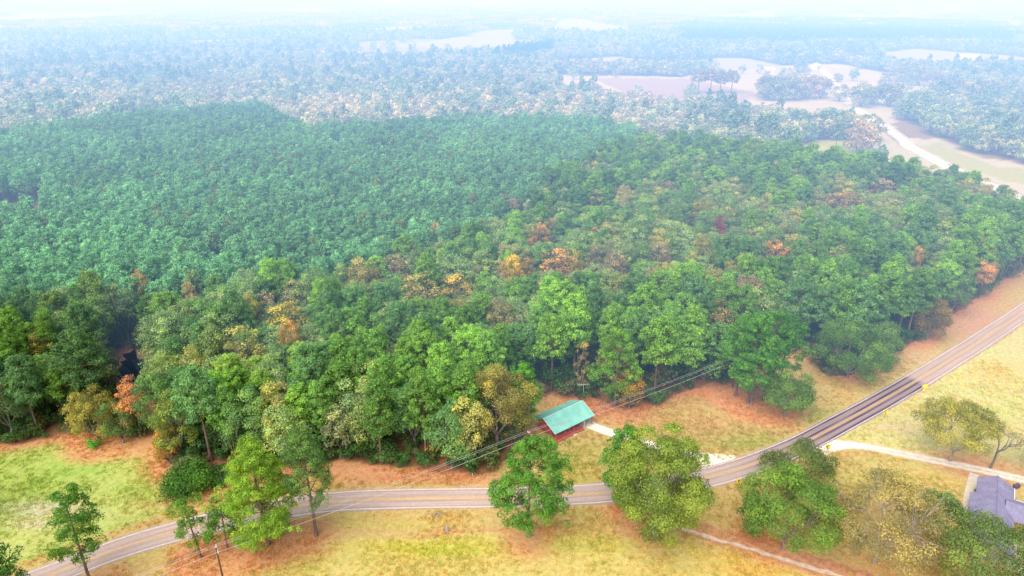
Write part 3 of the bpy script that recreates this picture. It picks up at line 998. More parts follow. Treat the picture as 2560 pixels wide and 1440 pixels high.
# trees one can tell apart on the far meadows
BUSHY = []
for k in range(4):
    mb, v, sh = gen_oak(700 + k, 15, 15, cb=0.05, lobes=22, cs=0.9, cover=0.9, lobe_r=0.19, skirt=0.9, branch=0.3)
    BUSHY.append((mb.mesh("bushy_trunk", GREYBARK), crown_mesh("bushy_crown", v, sh)))
FARM = [(1908, 243, 50, "outer bushy tree at the grove's clearing side", 2), (1938, 238, 48, "back bushy tree of the tan meadow grove's clearing side", 1), (1970, 236, 54, "dense back tree in the middle of the meadow grove", 1),
        (2004, 236, 50, "back lilac tree of the meadow grove", 2), (2036, 234, 46, "back tree at the grove's road side", 2), (2240, 205, 44, "dark bushy tree at the meadow's upper edge right of the road", 1),
        (2265, 202, 52, "tall dark tree at the meadow's upper edge", 1), (2296, 214, 50, "bushy tree jutting into the upper meadow", 1), (2330, 222, 46, "last bushy tree of the upper meadow edge", 2),
        (2380, 248, 54, "rounded tree at the meadow's lower corner", 1), (2420, 258, 50, "pale rounded tree below the farmhouse", 2), (2465, 252, 56, "blue-grey tree below the cottage", 1),
        (1745, 233, 60, "thin-trunked tree starting the row on the purple clearing", 0), (1775, 234, 62, "thin-trunked second tree of the row on the purple clearing", 0),
        (1800, 233, 58, "thin-trunked third tree of the row on the purple clearing", 0), (1828, 232, 56, "wide-topped last tree of the row on the purple clearing", 0),
        (1920, 250, 62, "rounded tree starting the grove on the tan meadow", 1), (1950, 252, 60, "second rounded tree of the tan meadow grove", 1),
        (1985, 250, 58, "middle tree of the tan meadow grove", 1), (2018, 248, 62, "lilac-grey tree of the tan meadow grove", 2), (2050, 246, 54, "last tree of the tan meadow grove beside the far road", 2),
        (2098, 253, 42, "short tree standing at the far road's verge", 1), (2152, 268, 62, "full grey-green tree across the far road from the grove", 1),
        (2178, 262, 50, "slim tree behind the full grey-green roadside tree", 1), (2218, 266, 60, "lone bluish tree right of the far road", 1), (2215, 226, 46, "smaller tree behind the lone bluish tree", 1),
        (2145, 383, 80, "lone pale tree on the green meadow by the bridge", 2), (2092, 205, 24, "dark little tree near the white far barn", 1), (1998, 188, 32, "dark conifer-like tree by the far white house", 1),
        (2170, 352, 66, "blue-grey tree at the bridge end", 1), (2105, 349, 64, "grey-green tree beside the green meadow patch", 1)]
fcol = [(0.42, 0.42, 0.38), (0.36, 0.42, 0.33), (0.50, 0.45, 0.42)]
for i, (px, py, hpx, lab, c) in enumerate(FARM):
    x, y, _ = un(px, py)
    H = tall(x, y, py - hpx)
    p = PINES[i % 8] if c == 0 else BUSHY[i % 4]
    H0 = 25 if c == 0 else 15
    s = H / H0
    plant("meadow_tree", lab, "meadow tree", x, y, i * 1.1, (s * (1.7 if c == 0 else 1.15),) * 2 + (s,), p[0], p[1], fcol[c])

# ------------------------------------------------------------------ undergrowth at the woods' feet
ux, uy = poisson(-260, 300, 128, 330, 2.8, 71)
apx, apy = pr(ux, uy)
ok = inside(apx, apy - 4, WOODS) & ~inside(apx, apy, POND_VIEW) & (RNG.random(len(ux)) < np.where(apy > 800, 0.75, 0.35)) & (near_line(ux, uy, ROAD, 12) > 8)
ux, uy, apx = ux[ok], uy[ok], apx[ok]
m = len(ux)
ut = np.array([(0.08, 0.19, 0.06), (0.11, 0.22, 0.07), (0.16, 0.22, 0.08), (0.20, 0.24, 0.11), (0.27, 0.27, 0.09)])[RNG.choice(5, m, p=[0.4, 0.28, 0.14, 0.12, 0.06])]
scatter("undergrowth", "low shrubs and saplings filling the woods floor", np.column_stack([ux, uy, np.zeros(m)]), RNG.integers(0, 4, m), rots(m, RNG, 0.05), scl3(m, RNG, 0.5, 1.6) * np.where(RNG.random(m) < 0.45, RNG.uniform(1.3, 2.6, m), 1.0)[:, None], rgba(ut * RNG.uniform(0.8, 1.2, m)[:, None]), [p[2] for p in SHRUB])

# ------------------------------------------------------------------ ground
rx = np.arange(-175, 176, 1.0)
k = [175.0]
while k[-1] < 14000:
    k.append(k[-1] * 1.022)
gxs = np.r_[-np.array(k[1:])[::-1], rx, np.array(k[1:])]
ry = np.arange(70, 320, 1.0)
k = [319.0]
while k[-1] < 16000:
    k.append(k[-1] * 1.011)
gys = np.r_[-3000, -1000, -300, -60, 30, ry, np.array(k[1:])]
GX, GY = np.meshgrid(gxs, gys)
gxf, gyf = GX.ravel(), GY.ravel()

# fallen straw raster
x0r, y0r, nxr, nyr = -300, 60, 640, 420
ras = np.zeros((nyr, nxr))
for x, y, w in SPLAT:
    i, j = int(y - y0r), int(x - x0r)
    if 0 <= i < nyr and 0 <= j < nxr:
        ras[i, j] += w
def blur(a, s):
    kx = np.exp(-0.5 * (np.arange(-3 * s, 3 * s + 1) / s) ** 2)
    kx /= kx.sum()
    a = np.apply_along_axis(lambda r: np.convolve(r, kx, "same"), 1, a)
    return np.apply_along_axis(lambda r: np.convolve(r, kx, "same"), 0, a)
straw_r = blur(ras, 5) * 115
ii = np.clip((gyf - y0r).astype(int), 0, nyr - 1)
jj = np.clip((gxf - x0r).astype(int), 0, nxr - 1)
inr = (gyf > y0r) & (gyf < y0r + nyr) & (gxf > x0r) & (gxf < x0r + nxr)


def ground_colour(x, y, straw):
    safe = np.maximum(y, 40)
    px, py = pr(x, safe)
    wob = (fbm(x, y, 14, 3) - 0.5) * np.clip(2200 / np.maximum(y, 90), 1, 22) * 3
    wob2 = (fbm(x, y, 11, 4) - 0.5) * np.clip(1500 / np.maximum(y, 90), 1, 14) * 3
    qx_, qy_ = px + wob, py + wob2
    col = np.tile(np.array([0.55, 0.39, 0.15]), (len(x), 1))

    def put(mask, c, a=1.0):
        w = (np.asarray(mask, float) * a)[:, None]
        col[:] = col * (1 - w) + np.array(c) * w

    def ell(cx, cy, ax_, ay_):
        d = ((qx_ - cx) / ax_) ** 2 + ((qy_ - cy) / ay_) ** 2
        return np.exp(-d)

    put(inside(qx_, qy_, [(-500, 1150), (0, 1118), (210, 1102), (400, 1116), (425, 1225), (560, 1236), (460, 1268), (280, 1330), (100, 1395), (-500, 1590)]), (0.44, 0.475, 0.135))
    put(ell(90, 1195, 170, 55), (0.33, 0.42, 0.085), 0.85)
    put(ell(215, 1168, 50, 18), (0.24, 0.46, 0.075), 0.6)
    put(ell(20, 1255, 110, 40), (0.30, 0.38, 0.085), 0.8)
    put(ell(380, 1200, 30, 40), (0.40, 0.46, 0.08), 0.5)
    put(ell(100, 1278, 95, 22), (0.58, 0.47, 0.36), 0.85)
    put(ell(75, 1318, 70, 14), (0.60, 0.48, 0.33), 0.7)
    put(ell(420, 1260, 130, 18), (0.56, 0.42, 0.16), 0.7)
    put(inside(qx_, qy_, [(380, 1440), (560, 1392), (700, 1352), (1100, 1336), (1500, 1334), (1750, 1364), (2000, 1440), (2300, 1640), (0, 1640)]), (0.57, 0.45, 0.15))
    put(ell(1080, 1375, 190, 26), (0.50, 0.46, 0.06), 0.8)
    put(ell(1500, 1360, 160, 30), (0.47, 0.43, 0.09), 0.6)
    put(ell(560, 1400, 150, 24), (0.44, 0.40, 0.07), 0.7)
    put(ell(1900, 1425, 130, 40), (0.60, 0.36, 0.08), 0.7)
    put(ell(1180, 1330, 260, 9), (0.58, 0.33, 0.15), 0.8)
    put(ell(1000, 1300, 160, 18), (0.56, 0.40, 0.12), 0.7)
    put(ell(1440, 1150, 90, 60), (0.44, 0.40, 0.115), 0.9)
    put(ell(1430, 1195, 70, 18), (0.42, 0.44, 0.09), 0.7)
    put(ell(1750, 1080, 260, 60), (0.56, 0.36, 0.16), 0.9)
    put(ell(1800, 1105, 180, 26), (0.47, 0.39, 0.13), 0.8)
    put(ell(2280, 905, 120, 40), (0.58, 0.33, 0.20), 0.9)
    put(ell(2430, 800, 90, 45), (0.60, 0.32, 0.22), 0.9)
    put(ell(1130, 1195, 300, 16), (0.60, 0.29, 0.16), 0.8)
    put(ell(960, 1195, 120, 14), (0.60, 0.26, 0.14), 0.7)
    put(ell(2030, 1040, 170, 26), (0.42, 0.41, 0.12), 0.75)
    put(ell(1880, 1110, 90, 14), (0.40, 0.41, 0.11), 0.7)
    put(inside(qx_, qy_, [(2060, 1105), (2290, 985), (2560, 815), (2900, 600), (2900, 1300), (2560, 1190)]), (0.62, 0.535, 0.235))
    put(ell(2420, 930, 220, 50), (0.62, 0.58, 0.23), 0.8)
    put(ell(2500, 930, 90, 25), (0.66, 0.46, 0.17), 0.6)
    put(ell(2180, 1065, 60, 26), (0.45, 0.45, 0.11), 0.7)
    put(ell(2215, 1070, 90, 12), (0.66, 0.50, 0.33), 0.6)
    put(ell(2500, 1040, 80, 40), (0.60, 0.60, 0.22), 0.5)
    put(ell(2200, 1190, 190, 40), (0.57, 0.47, 0.15), 0.8)
    put(ell(2360, 1200, 70, 20), (0.56, 0.40, 0.13), 0.6)
    put(ell(2340, 1240, 70, 30), (0.54, 0.46, 0.16), 0.6)
    # far country
    far = py < 600
    put(far, (0.28, 0.21, 0.14), 0.8)
    put(far & inside(qx_, qy_, FIELD), (0.62, 0.54, 0.43))
    put(far & inside(qx_, qy_, FIELD), (0.56, 0.52, 0.38), 0.8 * smooth(0.45, 0.65, fbm(x, y, 40, 31)))
    put(far & inside(qx_, qy_, [(1480, 195), (1720, 196), (1900, 235), (1840, 258), (1700, 252), (1580, 240)]), (0.42, 0.29, 0.34), 0.7)
    put(far & inside(qx_, qy_, [(1985, 372), (2050, 350), (2140, 350), (2150, 400), (2080, 420), (2000, 420)]), (0.50, 0.50, 0.10), 0.9)
    put(far & inside(qx_, qy_, [(2280, 375), (2340, 356), (2450, 404), (2560, 424), (2600, 470), (2500, 450), (2400, 420)]), (0.46, 0.46, 0.20), 0.8)
    put(far & inside(qx_, qy_, PALE), (0.47, 0.46, 0.33), 0.5 + 0.5 * fbm(x, y, 60, 33))
    pale2 = np.where(y < 1740, fbm(x, y * 0.55, 260, 17, 3) > 0.64, fbm(x, y * 0.45, 520, 19, 3) > 0.58)
    put((y > 1000) & pale2, (0.52, 0.49, 0.37), 0.9)
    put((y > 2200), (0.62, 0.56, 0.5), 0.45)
    # straw and leaf litter under the trees
    w = np.clip(smooth(0.25, 1.5, straw) * (0.65 + 0.7 * fbm(x, y, 9, 8)), 0, 1)
    put(w, (0.62, 0.285, 0.145), 0.9)
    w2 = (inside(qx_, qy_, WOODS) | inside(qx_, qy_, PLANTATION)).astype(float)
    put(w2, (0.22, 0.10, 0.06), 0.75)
    # verges next to the highway: mown tan
    return col


straw_v = np.where(inr, straw_r[ii, jj], 0)
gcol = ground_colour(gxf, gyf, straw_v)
nv = len(gxf)
ncx, ncy = len(gxs), len(gys)
a = np.arange(nv).reshape(ncy, ncx)
quads = np.stack([a[:-1, :-1], a[:-1, 1:], a[1:, 1:], a[1:, :-1]], -1).reshape(-1, 4)


def ground_material():
    m, nt, out = new_mat("ground")
    at = N(nt, "ShaderNodeAttribute", attribute_type="GEOMETRY", attribute_name="gcol")
    geo = N(nt, "ShaderNodeNewGeometry").outputs["Position"]
    mp = N(nt, "ShaderNodeMapping")
    mp.inputs["Scale"].default_value = (0.45, 1.0, 1.0)
    mp.inputs["Rotation"].default_value = (0, 0, 0.12)
    nt.links.new(geo, mp.inputs["Vector"])
    n1 = noise(nt, 0.16, 6, 0.68, mp.outputs["Vector"], 0.6)
    n2 = noise(nt, 0.9, 5, 0.7, geo)
    n3 = noise(nt, 3.2, 3, 0.7, geo)
    c = mixc(nt, 1.0, at.outputs["Color"], ramp(nt, n2, 0.74, 1.22, 0.3, 0.7), "MULTIPLY")
    c = mixc(nt, 1.0, c, ramp(nt, n3, 0.78, 1.15, 0.3, 0.7), "MULTIPLY")
    greener = mixc(nt, 1.0, c, (0.74, 1.04, 0.72), "MULTIPLY")
    redder = mixc(nt, 1.0, c, (1.04, 0.80, 0.78), "MULTIPLY")
    c = mixc(nt, ramp(nt, n1, 0, 0.55, 0.5, 0.7), c, greener)
    c = mixc(nt, ramp(nt, n1, 0.35, 0, 0.32, 0.48), c, redder)
    b = N(nt, "ShaderNodeBsdfDiffuse")
    nt.links.new(c, b.inputs["Color"])
    bp = N(nt, "ShaderNodeBump")
    bp.inputs["Strength"].default_value = 0.35
    bp.inputs["Distance"].default_value = 0.5
    nt.links.new(n2, bp.inputs["Height"])
    nt.links.new(bp.outputs["Normal"], b.inputs["Normal"])
    nt.links.new(b.outputs[0], out.inputs["Surface"])
    return m


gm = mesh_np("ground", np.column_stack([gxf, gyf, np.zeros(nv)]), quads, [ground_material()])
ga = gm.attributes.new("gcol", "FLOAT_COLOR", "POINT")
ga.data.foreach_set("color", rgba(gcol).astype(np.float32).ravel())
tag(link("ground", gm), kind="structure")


# ------------------------------------------------------------------ ribbons: roads, drives, paths
def ribbon(name, line, half, mats, z, uv=True, offset=0.0, label=None, kind="structure", ragged=0.0, flare=None, cross=1):
    line = np.asarray(line)
    t = np.gradient(line, axis=0)
    t /= np.linalg.norm(t, axis=1)[:, None]
    nrm = np.column_stack([-t[:, 1], t[:, 0]])
    h = np.full(len(line), half, float) if flare is None else np.asarray(flare(np.linspace(0, 1, len(line)))) * half
    rr = np.random.default_rng(len(line))
    hl = h * (1 + ragged * rr.normal(0, 1, len(line)))
    hr = h * (1 + ragged * rr.normal(0, 1, len(line)))
    us = np.linspace(0, 1, cross + 1)
    rows = []
    for i in range(len(line)):
        l_, r_ = line[i] + nrm[i] * (offset + hl[i]), line[i] + nrm[i] * (offset - hr[i])
        rows += [(*(l_ * (1 - u) + r_ * u), z) for u in us]
    w = cross + 1
    a = np.arange(len(rows)).reshape(-1, w)
    q = np.stack([a[:-1, :-1], a[1:, :-1], a[1:, 1:], a[:-1, 1:]], -1).reshape(-1, 4)
    me = mesh_np(name, rows, q, mats)
    d = np.r_[0, np.cumsum(np.linalg.norm(np.diff(line, axis=0), axis=1))]
    uvl = me.uv_layers.new(name="uv")
    U = np.tile(us, len(line))
    V = np.repeat(d, w)
    uvl.data.foreach_set("uv", np.column_stack([U[q.ravel()], V[q.ravel()]]).astype(np.float32).ravel())
    o = link(name, me)
    tag(o, label, None, None, kind)
    return o, d


road_d = np.r_[0, np.cumsum(np.linalg.norm(np.diff(ROAD, axis=0), axis=1))]


def road_v(px, py):
    q = un(px, py)[:2]
    return road_d[np.argmin(np.linalg.norm(ROAD - q, axis=1))]


def asphalt(name, base, wet=None):
    m, nt, out = new_mat(name)
    uv = N(nt, "ShaderNodeUVMap").outputs[0]
    sep = N(nt, "ShaderNodeSeparateXYZ")
    nt.links.new(uv, sep.inputs[0])
    u, v = sep.outputs[0], sep.outputs[1]
    geo = N(nt, "ShaderNodeNewGeometry").outputs["Position"]
    mp = N(nt, "ShaderNodeMapping")
    mp.inputs["Scale"].default_value = (14.0, 0.06, 1)
    nt.links.new(uv, mp.inputs["Vector"])
    streak = noise(nt, 1.0, 4, 0.6, mp.outputs["Vector"])
    grain = noise(nt, 1.3, 5, 0.7, geo)
    c = mixc(nt, 1.0, base, ramp(nt, streak, 0.82, 1.14, 0.3, 0.7), "MULTIPLY")
    c = mixc(nt, 1.0, c, ramp(nt, grain, 0.88, 1.1, 0.3, 0.7), "MULTIPLY")
    # wheel tracks: four darker bands
    wv = math_n(nt, "COSINE", math_n(nt, "MULTIPLY", u, 4 * 2 * math.pi))
    track = ramp(nt, wv, 0.0, 1.0, -0.2, -1.0)
    c = mixc(nt, math_n(nt, "MULTIPLY", track, 0.3), c, (0.27, 0.19, 0.185))
    rough = 0.85
    if wet:
        v0, v1, v2, v3 = wet
        up = ramp(nt, v, 0, 1, v0, v1)
        dn = ramp(nt, v, 1, 0, v2, v3)
        w = math_n(nt, "MULTIPLY", up, dn)
        wob = ramp(nt, streak, 0.35, 1.15, 0.3, 0.62)
        wt = math_n(nt, "MULTIPLY", math_n(nt, "MULTIPLY", w, wob), math_n(nt, "ADD", math_n(nt, "MULTIPLY", track, 0.6), 0.5))
        wtc = N(nt, "ShaderNodeClamp")
        nt.links.new(wt, wtc.inputs[0])
        c = mixc(nt, wtc.outputs[0], c, (0.06, 0.035, 0.085))
    b = N(nt, "ShaderNodeBsdfPrincipled")
    nt.links.new(c, b.inputs["Base Color"])
    b.inputs["Roughness"].default_value = rough
    b.inputs["Specular IOR Level"].default_value = 0.15
    nt.links.new(b.outputs[0], out.inputs["Surface"])
    return m


wetv = (road_v(1800, 1185), road_v(2050, 1085), road_v(2285, 957), road_v(2300, 948))
ASPH = asphalt("asphalt", (0.52, 0.385, 0.325), wetv)
SHOULDER = simple("road_shoulder", (0.42, 0.31, 0.22), 0.95, 0.25, 1.2)
LINE_W = simple("white_road_paint", (0.74, 0.66, 0.62), 0.7, 0.2, 0.8)
LINE_Y = simple("yellow_road_paint", (0.72, 0.42, 0.07), 0.7, 0.15, 0.8)
GRAVEL = simple("pale_gravel", (0.80, 0.72, 0.60), 0.95, 0.14, 1.5)
GRAVEL2 = simple("dusty_gravel", (0.66, 0.53, 0.42), 0.95, 0.2, 0.8)
CONC = simple("concrete", (0.66, 0.56, 0.45), 0.9, 0.12, 1.0)
DIRT = simple("red_dirt", (0.50, 0.24, 0.13), 0.95, 0.25, 0.8)
ribbon("road_shoulder", ROAD, 3.6, [SHOULDER], 0.012, ragged=0.05)
ribbon("road", ROAD, 3.35, [ASPH], 0.045, cross=8)
ribbon("road_marking", ROAD, 0.085, [LINE_W], 0.051, offset=2.95)
ribbon("road_marking", ROAD, 0.085, [LINE_W], 0.051, offset=-2.95)
ribbon("road_marking", ROAD, 0.075, [LINE_Y], 0.051, offset=0.17)
ribbon("road_marking", ROAD, 0.075, [LINE_Y], 0.051, offset=-0.17)
FARASPH = simple("far_asphalt", (0.74, 0.66, 0.60), 0.9, 0.1, 0.2)
fs = np.linalg.norm(FAR_ROAD - un(2266, 362)[:2], axis=1).argmin()
fe = np.linalg.norm(FAR_ROAD - un(2203, 314)[:2], axis=1).argmin()
ribbon("road_verge", FAR_ROAD[: fs + 1], 8, [simple("far_verge", (0.54, 0.47, 0.34), 0.95, 0.2, 0.1)], 0.02, ragged=0.08)
ribbon("road", FAR_ROAD[: fs + 1], 5.2, [FARASPH], 0.05)
ribbon("road", FAR_ROAD[fe:], 5.0, [FARASPH], 0.05)
ribbon("driveway", DRIVE_A, 1.55, [GRAVEL], 0.02, ragged=0.02, flare=lambda t: 1 + 3.0 * np.clip((t - 0.74) / 0.26, 0, 1) ** 1.4)
ribbon("driveway", DRIVE_B, 1.5, [GRAVEL2], 0.02, ragged=0.07, flare=lambda t: 1 + 1.4 * np.clip((0.1 - t) / 0.1, 0, 1) ** 1.3)
ribbon("driveway_mouth", DRIVE_B[:16], 1.3, [GRAVEL], 0.026, ragged=0.05, flare=lambda t: 0.55 + 2.0 * (1 - t) ** 1.6)
RUT = simple("wheel_rut", (0.76, 0.64, 0.52), 0.95, 0.15, 0.8)
ribbon("driveway_rut", DRIVE_B[14:], 0.36, [RUT], 0.027, offset=0.75, ragged=0.12)
ribbon("driveway_rut", DRIVE_B[14:], 0.36, [RUT], 0.027, offset=-0.75, ragged=0.12)
ribbon("path", WALK, 0.95, [CONC], 0.02)
ribbon("dirt_strip", TRAIL, 2.4, [DIRT], 0.012, offset=0.9, ragged=0.18)
ribbon("path", TRAIL, 0.5, [simple("sandy_trail", (0.60, 0.44, 0.33), 0.95, 0.25, 0.8)], 0.02, offset=-0.2, ragged=0.3)

# pond
pm, pnt, pout = new_mat("dark_water")
pb = N(pnt, "ShaderNodeBsdfPrincipled")
pb.inputs["Base Color"].default_value = (0.006, 0.010, 0.022, 1)
pb.inputs["Roughness"].default_value = 0.12
pb.inputs["Specular IOR Level"].default_value = 0.15
pnz = noise(pnt, 1.2, 3)
pbp = N(pnt, "ShaderNodeBump")
pbp.inputs["Strength"].default_value = 0.08
pnt.links.new(pnz, pbp.inputs["Height"])
pnt.links.new(pbp.outputs[0], pb.inputs["Normal"])
pnt.links.new(pb.outputs[0], pout.inputs["Surface"])
pp = np.array([un(*p) for p in POND])
cc = pp.mean(0)
ang = np.linspace(0, 2 * math.pi, 49)[:-1]
pd = np.r_[pp, pp[:1]]
mbp = MB()
dense = spline(np.r_[pp, pp[:2]][:, :2], 1.0)
mbp.poly([(x, y, 0.03) for x, y in dense])
tag(mbp.build("pond_water", pm), kind="structure")
mbk = MB()
mbk.poly([(cc[0] + (x - cc[0]) * 1.25, cc[1] + (y - cc[1]) * 1.5 + 2, 0.015) for x, y in dense])
tag(mbk.build("pond_bank", simple("bank_clay", (0.33, 0.14, 0.10), 0.95, 0.3, 0.6)), kind="structure")

# ------------------------------------------------------------------ cabin
GREEN = None


def metal_roof(name, col, rust):
    m, nt, out = new_mat(name)
    tc = N(nt, "ShaderNodeTexCoord").outputs["Object"]
    sep = N(nt, "ShaderNodeSeparateXYZ")
    nt.links.new(tc, sep.inputs[0])
    rib = math_n(nt, "SINE", math_n(nt, "MULTIPLY", sep.outputs[0], 2 * math.pi / 0.6))
    n1 = noise(nt, 0.35, 5, 0.6, tc)
    c = mixc(nt, 1.0, col, ramp(nt, n1, 0.86, 1.12), "MULTIPLY")
    c = mixc(nt, 1.0, c, ramp(nt, rib, 0.86, 1.02, 0.7, 1.0), "MULTIPLY") if False else mixc(nt, 1.0, c, ramp(nt, rib, 1.04, 0.90, 0.5, 1.0), "MULTIPLY")
    mp = N(nt, "ShaderNodeMapping")
    mp.inputs["Location"].default_value = rust
    mp.inputs["Scale"].default_value = (0.55, 1.9, 0.0)
    nt.links.new(tc, mp.inputs["Vector"])
    g = N(nt, "ShaderNodeVectorMath", operation="LENGTH")
    nt.links.new(mp.outputs[0], g.inputs[0])
    spot = math_n(nt, "MULTIPLY", ramp(nt, g.outputs["Value"], 1, 0, 0.2, 0.9), ramp(nt, noise(nt, 2.2, 4, 0.7, tc), 0, 1, 0.45, 0.6))
    c = mixc(nt, spot, c, (0.55, 0.33, 0.22))
    b = N(nt, "ShaderNodeBsdfPrincipled")
    nt.links.new(c, b.inputs["Base Color"])
    b.inputs["Roughness"].default_value = 0.5
    b.inputs["Specular IOR Level"].default_value = 0.3
    bp = N(nt, "ShaderNodeBump")
    bp.inputs["Strength"].default_value = 0.4
    bp.inputs["Distance"].default_value = 0.05
    nt.links.new(rib, bp.inputs["Height"])
    nt.links.new(bp.outputs[0], b.inputs["Normal"])
    nt.links.new(b.outputs[0], out.inputs["Surface"])
    return m


ROOFG = metal_roof("green_metal_roof", (0.23, 0.57, 0.47), (1.9, 5.6, 0))
REDW = simple("red_boards", (0.40, 0.085, 0.07), 0.8, 0.2, 1.0, stretch=(1, 1, 8))
REDP = simple("red_porch_paint", (0.52, 0.13, 0.10), 0.75, 0.15, 1.5)
WHITE = simple("white_paint", (0.78, 0.76, 0.74), 0.7, 0.06, 1.0)
DARKGLASS = simple("dark_window_glass", (0.03, 0.035, 0.045), 0.15, 0.1, 1.0, 0.5)
TRIM = simple("pale_roof_trim", (0.62, 0.74, 0.70), 0.6, 0.05, 1.0)

ridge_mid = (un(1455, 1002, 4.8) + un(1359.5, 1048, 4.8)) / 2
ang = math.radians(37.5)
cab = empty("cabin", (ridge_mid[0], ridge_mid[1], 0), ang)
tag(cab, "small red cabin with mint green metal roof and front porch beside the woods", "cabin")
L2, DF = 6.75, 4.75            # half ridge length, front run of the roof
ZR, ZE = 4.8, 2.75
# local x along the ridge (away to the right), -y toward the road
m = MB()
m.box(-5.9, 3.4, -2.6, 3.2, 0.45, 2.75)
m.poly([(-5.9, -2.6, 2.75), (-5.9, 3.2, 2.75), (-5.9, 0.0, 4.35)])
m.poly([(3.4, -2.6, 2.75), (3.4, 0.0, 4.35), (3.4, 3.2, 2.75)])
m.build("wall", REDW, cab)
m = MB()
t = 0.10
m.hexa([(-L2, -DF, ZE), (L2, -DF, ZE), (L2, 0, ZR), (-L2, 0, ZR), (-L2, -DF, ZE + t), (L2, -DF, ZE + t), (L2, 0, ZR + t), (-L2, 0, ZR + t)])
m.hexa([(-L2, 0.003, ZR), (L2, 0.003, ZR), (L2, DF - 0.6, ZE + 0.25), (-L2, DF - 0.6, ZE + 0.25), (-L2, 0.003, ZR + t), (L2, 0.003, ZR + t), (L2, DF - 0.6, ZE + 0.25 + t), (-L2, DF - 0.6, ZE + 0.25 + t)])
roof = m.build("roof", ROOFG, cab)
m = MB()
m.tube([(-L2 - 0.02, 0, ZR + 0.13), (L2 + 0.02, 0, ZR + 0.13)], 0.09, 6)
m.build("ridge_cap", TRIM, roof)
for sx in (-1, 1):
    m = MB()
    m.hexa([(sx * (L2 + 0.09), -DF - 0.03, ZE - 0.02), (sx * (L2 + 0.005), -DF - 0.03, ZE - 0.02), (sx * (L2 + 0.005), -0.05, ZR), (sx * (L2 + 0.09), -0.05, ZR),
            (sx * (L2 + 0.09), -DF - 0.03, ZE + 0.14), (sx * (L2 + 0.005), -DF - 0.03, ZE + 0.14), (sx * (L2 + 0.005), -0.05, ZR + 0.14), (sx * (L2 + 0.09), -0.05, ZR + 0.14)])
    m.build("rake_trim", TRIM, roof)
m = MB()
m.box(-6.3, 2.9, -5.0, -2.62, 0.1, 0.42)
m.build("porch_floor", REDP, cab)
for k, x in enumerate((-6.15, -3.2, -0.2, 2.8)):
    m = MB()
    m.box(x - 0.08, x + 0.08, -4.5, -4.34, 0.43, 2.86)
    m.build("porch_post", REDP, cab)
m = MB()
for x0, x1 in ((-6.05, -3.3), (-3.1, -0.9), (0.2, 2.7)):
    m.box(x0, x1, -4.46, -4.38, 1.2, 1.3)
    m.box(x0, x1, -4.46, -4.38, 0.62, 0.7)
    for x in np.arange(x0 + 0.12, x1, 0.22):
        m.box(x, x + 0.05, -4.44, -4.40, 0.701, 1.199)
m.build("porch_railing", REDP, cab)
m = MB()
m.box(-0.85, 0.15, -5.6, -5.02, 0.02, 0.24)
m.build("porch_step", CONC, cab)
for x in (-4.6, -1.9, 1.9):
    m = MB()
    m.box(x - 0.5, x + 0.5, -2.65, -2.602, 1.1, 2.2)
    f = m.build("window", WHITE, cab)
    m = MB()
    m.box(x - 0.42, x + 0.42, -2.668, -2.652, 1.18, 2.12)
    m.build("pane", DARKGLASS, f)
m = MB()
m.box(-0.55, 0.4, -2.66, -2.602, 0.46, 2.5)
m.build("door", WHITE, cab)
m = MB()
m.box(3.41, 7.6, -4.6, 3.6, 0.0, 0.10)
m.build("carport_slab", CONC, cab)
for x, y in ((3.65, -4.2), (6.45, -4.2), (6.45, 2.9)):
    m = MB()
    m.box(x - 0.09, x + 0.09, y - 0.09, y + 0.09, 0.11, 2.9 if y < 0 else 3.35)
    m.build("carport_post", REDP if x > 4 else WHITE, cab)
m = MB()
m.box(3.42, 3.5, -2.5, 3.1, 0.46, 2.6)
m.build("carport_wall", WHITE, cab)

ant = empty("antenna_mast", (*un(1457, 1000)[:2], 0))
tag(ant, "thin tall television antenna mast behind the cabin roof", "antenna")
ha = tall(*un(1457, 1000)[:2], 962)
ALU = simple("aluminium", (0.7, 0.68, 0.66), 0.5, 0.05, 1)
m = MB()
m.tube([(0, 0, 0), (0, 0, ha)], 0.06, 6)
m.build("mast", ALU, ant)
m = MB()
m.tube([(-1.6, -0.6, ha + 0.3), (1.7, 0.5, ha - 0.1)], 0.05, 5)
for s in np.linspace(-0.9, 0.9, 6):
    cx, cy, cz = 1.65 * s, 0.55 * s, ha + 0.1 - 0.2 * s
    m.tube([(cx - 0.3, cy + 0.7, cz), (cx + 0.3, cy - 0.7, cz)], 0.025, 4)
m.build("aerial", ALU, ant)

# ------------------------------------------------------------------ shingled house at the right
SHING, snt, sout = new_mat("violet_grey_shingles")
stc = N(snt, "ShaderNodeTexCoord").outputs["Object"]
sbr = N(snt, "ShaderNodeTexBrick")
sbr.inputs["Scale"].default_value = 1.0
sbr.inputs["Brick Width"].default_value = 0.5
sbr.inputs["Row Height"].default_value = 0.28
sbr.inputs["Mortar Size"].default_value = 0.012
sbr.inputs["Color1"].default_value = (0.25, 0.23, 0.34, 1)
sbr.inputs["Color2"].default_value = (0.285, 0.26, 0.375, 1)
sbr.inputs["Mortar"].default_value = (0.20, 0.17, 0.27, 1)
smap = N(snt, "ShaderNodeMapping")
smap.inputs["Rotation"].default_value = (0, 0, math.pi / 2)
snt.links.new(stc, smap.inputs["Vector"])
snt.links.new(smap.outputs[0], sbr.inputs["Vector"])
sc_ = mixc(snt, 1.0, sbr.outputs["Color"], ramp(snt, noise(snt, 0.5, 5, 0.6, stc), 0.85, 1.12), "MULTIPLY")
sb = N(snt, "ShaderNodeBsdfPrincipled")
snt.links.new(sc_, sb.inputs["Base Color"])
sb.inputs["Roughness"].default_value = 0.95
sb.inputs["Specular IOR Level"].default_value = 0.1
snt.links.new(sb.outputs[0], sout.inputs["Surface"])
BRICK, bnt, bout = new_mat("red_brick")
